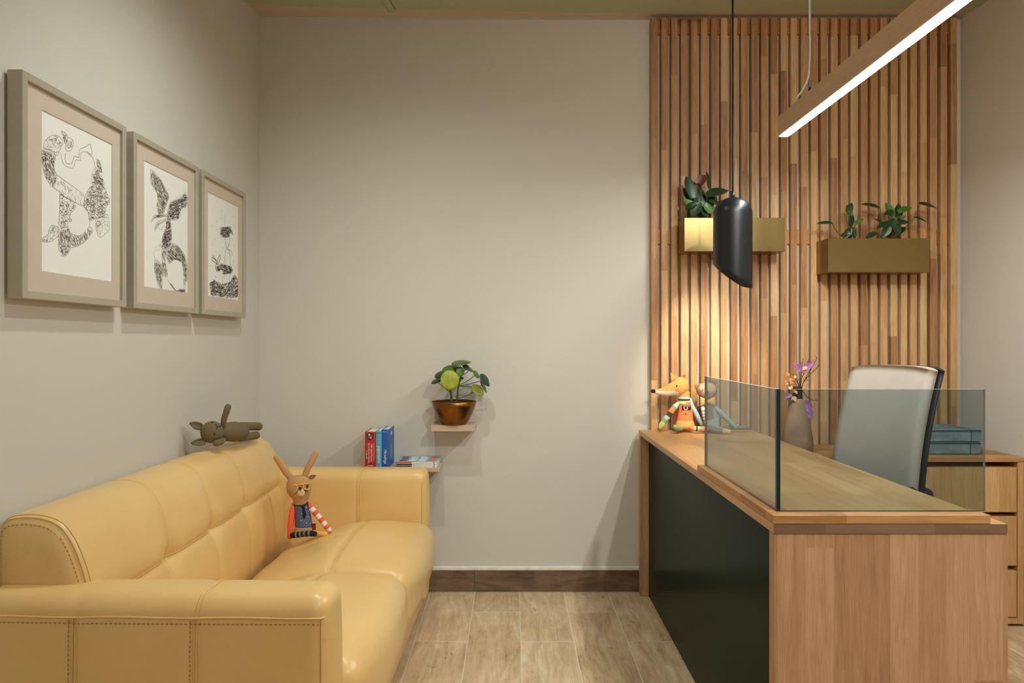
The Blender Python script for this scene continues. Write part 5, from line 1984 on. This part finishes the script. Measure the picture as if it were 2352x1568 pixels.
build('nose', G().ellip(fz(1300, 548), (36 * fs_, 12 * fs_, 24 * fs_), seg=12, rings=8), brn, parent=bh)
build('torso', fshape([(1330, 640, 85), (1340, 740, 110), (1360, 900, 118), (1380, 1050, 130), (1390, 1110, 135)], 0.7, dyc=bd), teal, parent=bear)
bp_ = [(1265, 830), (1425, 810), (1450, 1100), (1310, 1110)]
build('bib', G().prism([f5(x, y, bd - 0.0225) for (x, y) in bp_][::-1], (0, 0.006, 0)), gfab, parent=bear)
build('trousers', fshape([(1390, 1090, 138), (1400, 1180, 150), (1405, 1280, 160), (1400, 1330, 140)], 0.75, dyc=bd), teal, parent=bear)
kn = f5(1318, 740, bd - 0.022)
bow = G()
for sg_ in (-1, 1):
    vs_ = []
    for i in range(7):
        t = i / 6
        hh = (26 + 74 * t ** 0.8) * fs_
        th_ = (10 + 26 * math.sin(math.pi * t)) * fs_
        cx_ = kn + Vector((sg_ * 150 * fs_ * t, 0, (0.2 if sg_ > 0 else 0.0) * 0.002 * t))
        for k in range(12):
            a_ = 2 * math.pi * k / 12
            vs_.append(cx_ + Vector((0, th_ * math.cos(a_), hh * math.sin(a_))))
    ff = []
    for i in range(6):
        for k in range(12):
            k2 = (k + 1) % 12
            q = (i * 12 + k, i * 12 + k2, (i + 1) * 12 + k2, (i + 1) * 12 + k)
            ff.append(q if sg_ > 0 else q[::-1])
    q = tuple(72 + k for k in range(12))
    ff.append(q if sg_ > 0 else q[::-1])
    bow.add(vs_, ff, 0, True)
bow.ellip(kn, (26 * fs_, 22 * fs_, 30 * fs_), seg=12, rings=8)
build('bow_tie', bow, cloth('bow_orange_cloth', 246, 178, 96), parent=bear)
pts = [(1215, 880), (1225, 950), (1240, 1010), (1255, 1070), (1275, 1140), (1290, 1210), (1305, 1270), (1310, 1320)]
pp = catmull([tuple(f5(x, y, bd - 0.016)) for (x, y) in pts], 2)
build('arm', G().tube(pp, 42 * fs_, 12, ms=[i % 2 for i in range(len(pp) - 1)]), [wht_, teal], parent=bear, label='white and grey striped arm')
build('arm', G().tube([f5(*p) for p in ((1475, 870, bd), (1590, 980, bd - .004), (1730, 1110, bd - .01), (1885, 1265, bd - .014))], [45 * fs_, 62 * fs_, 56 * fs_, 46 * fs_], 12), teal, parent=bear, label='plain teal grey arm')
lg = build('leg', G().tube([f5(*p) for p in ((1340, 1290, bd - .03), (1500, 1325, bd - .05), (1640, 1355, bd - .065), (1750, 1368, bd - .075))], [70 * fs_, 66 * fs_, 60 * fs_, 50 * fs_], 12, ms=[0, 0, 1]), [gfab, cloth('toe_cloth', 224, 176, 132)], parent=bear)
for k in range(6):
    c_ = f5(1490 + k * 36, 1262 + k * 12, bd - .062 - .003 * k)
    build('lace', G().tube([c_ + Vector((-.004, 0, 0.002)), c_ + Vector((.004, -.002, -.002))], 0.0014, 5), crm, parent=lg)
build('leg', G().tube([f5(*p) for p in ((1500, 1285, bd), (1750, 1282, bd), (2000, 1282, bd), (2170, 1284, bd))], [44 * fs_, 42 * fs_, 40 * fs_, 38 * fs_], 12), gfab, parent=bear)
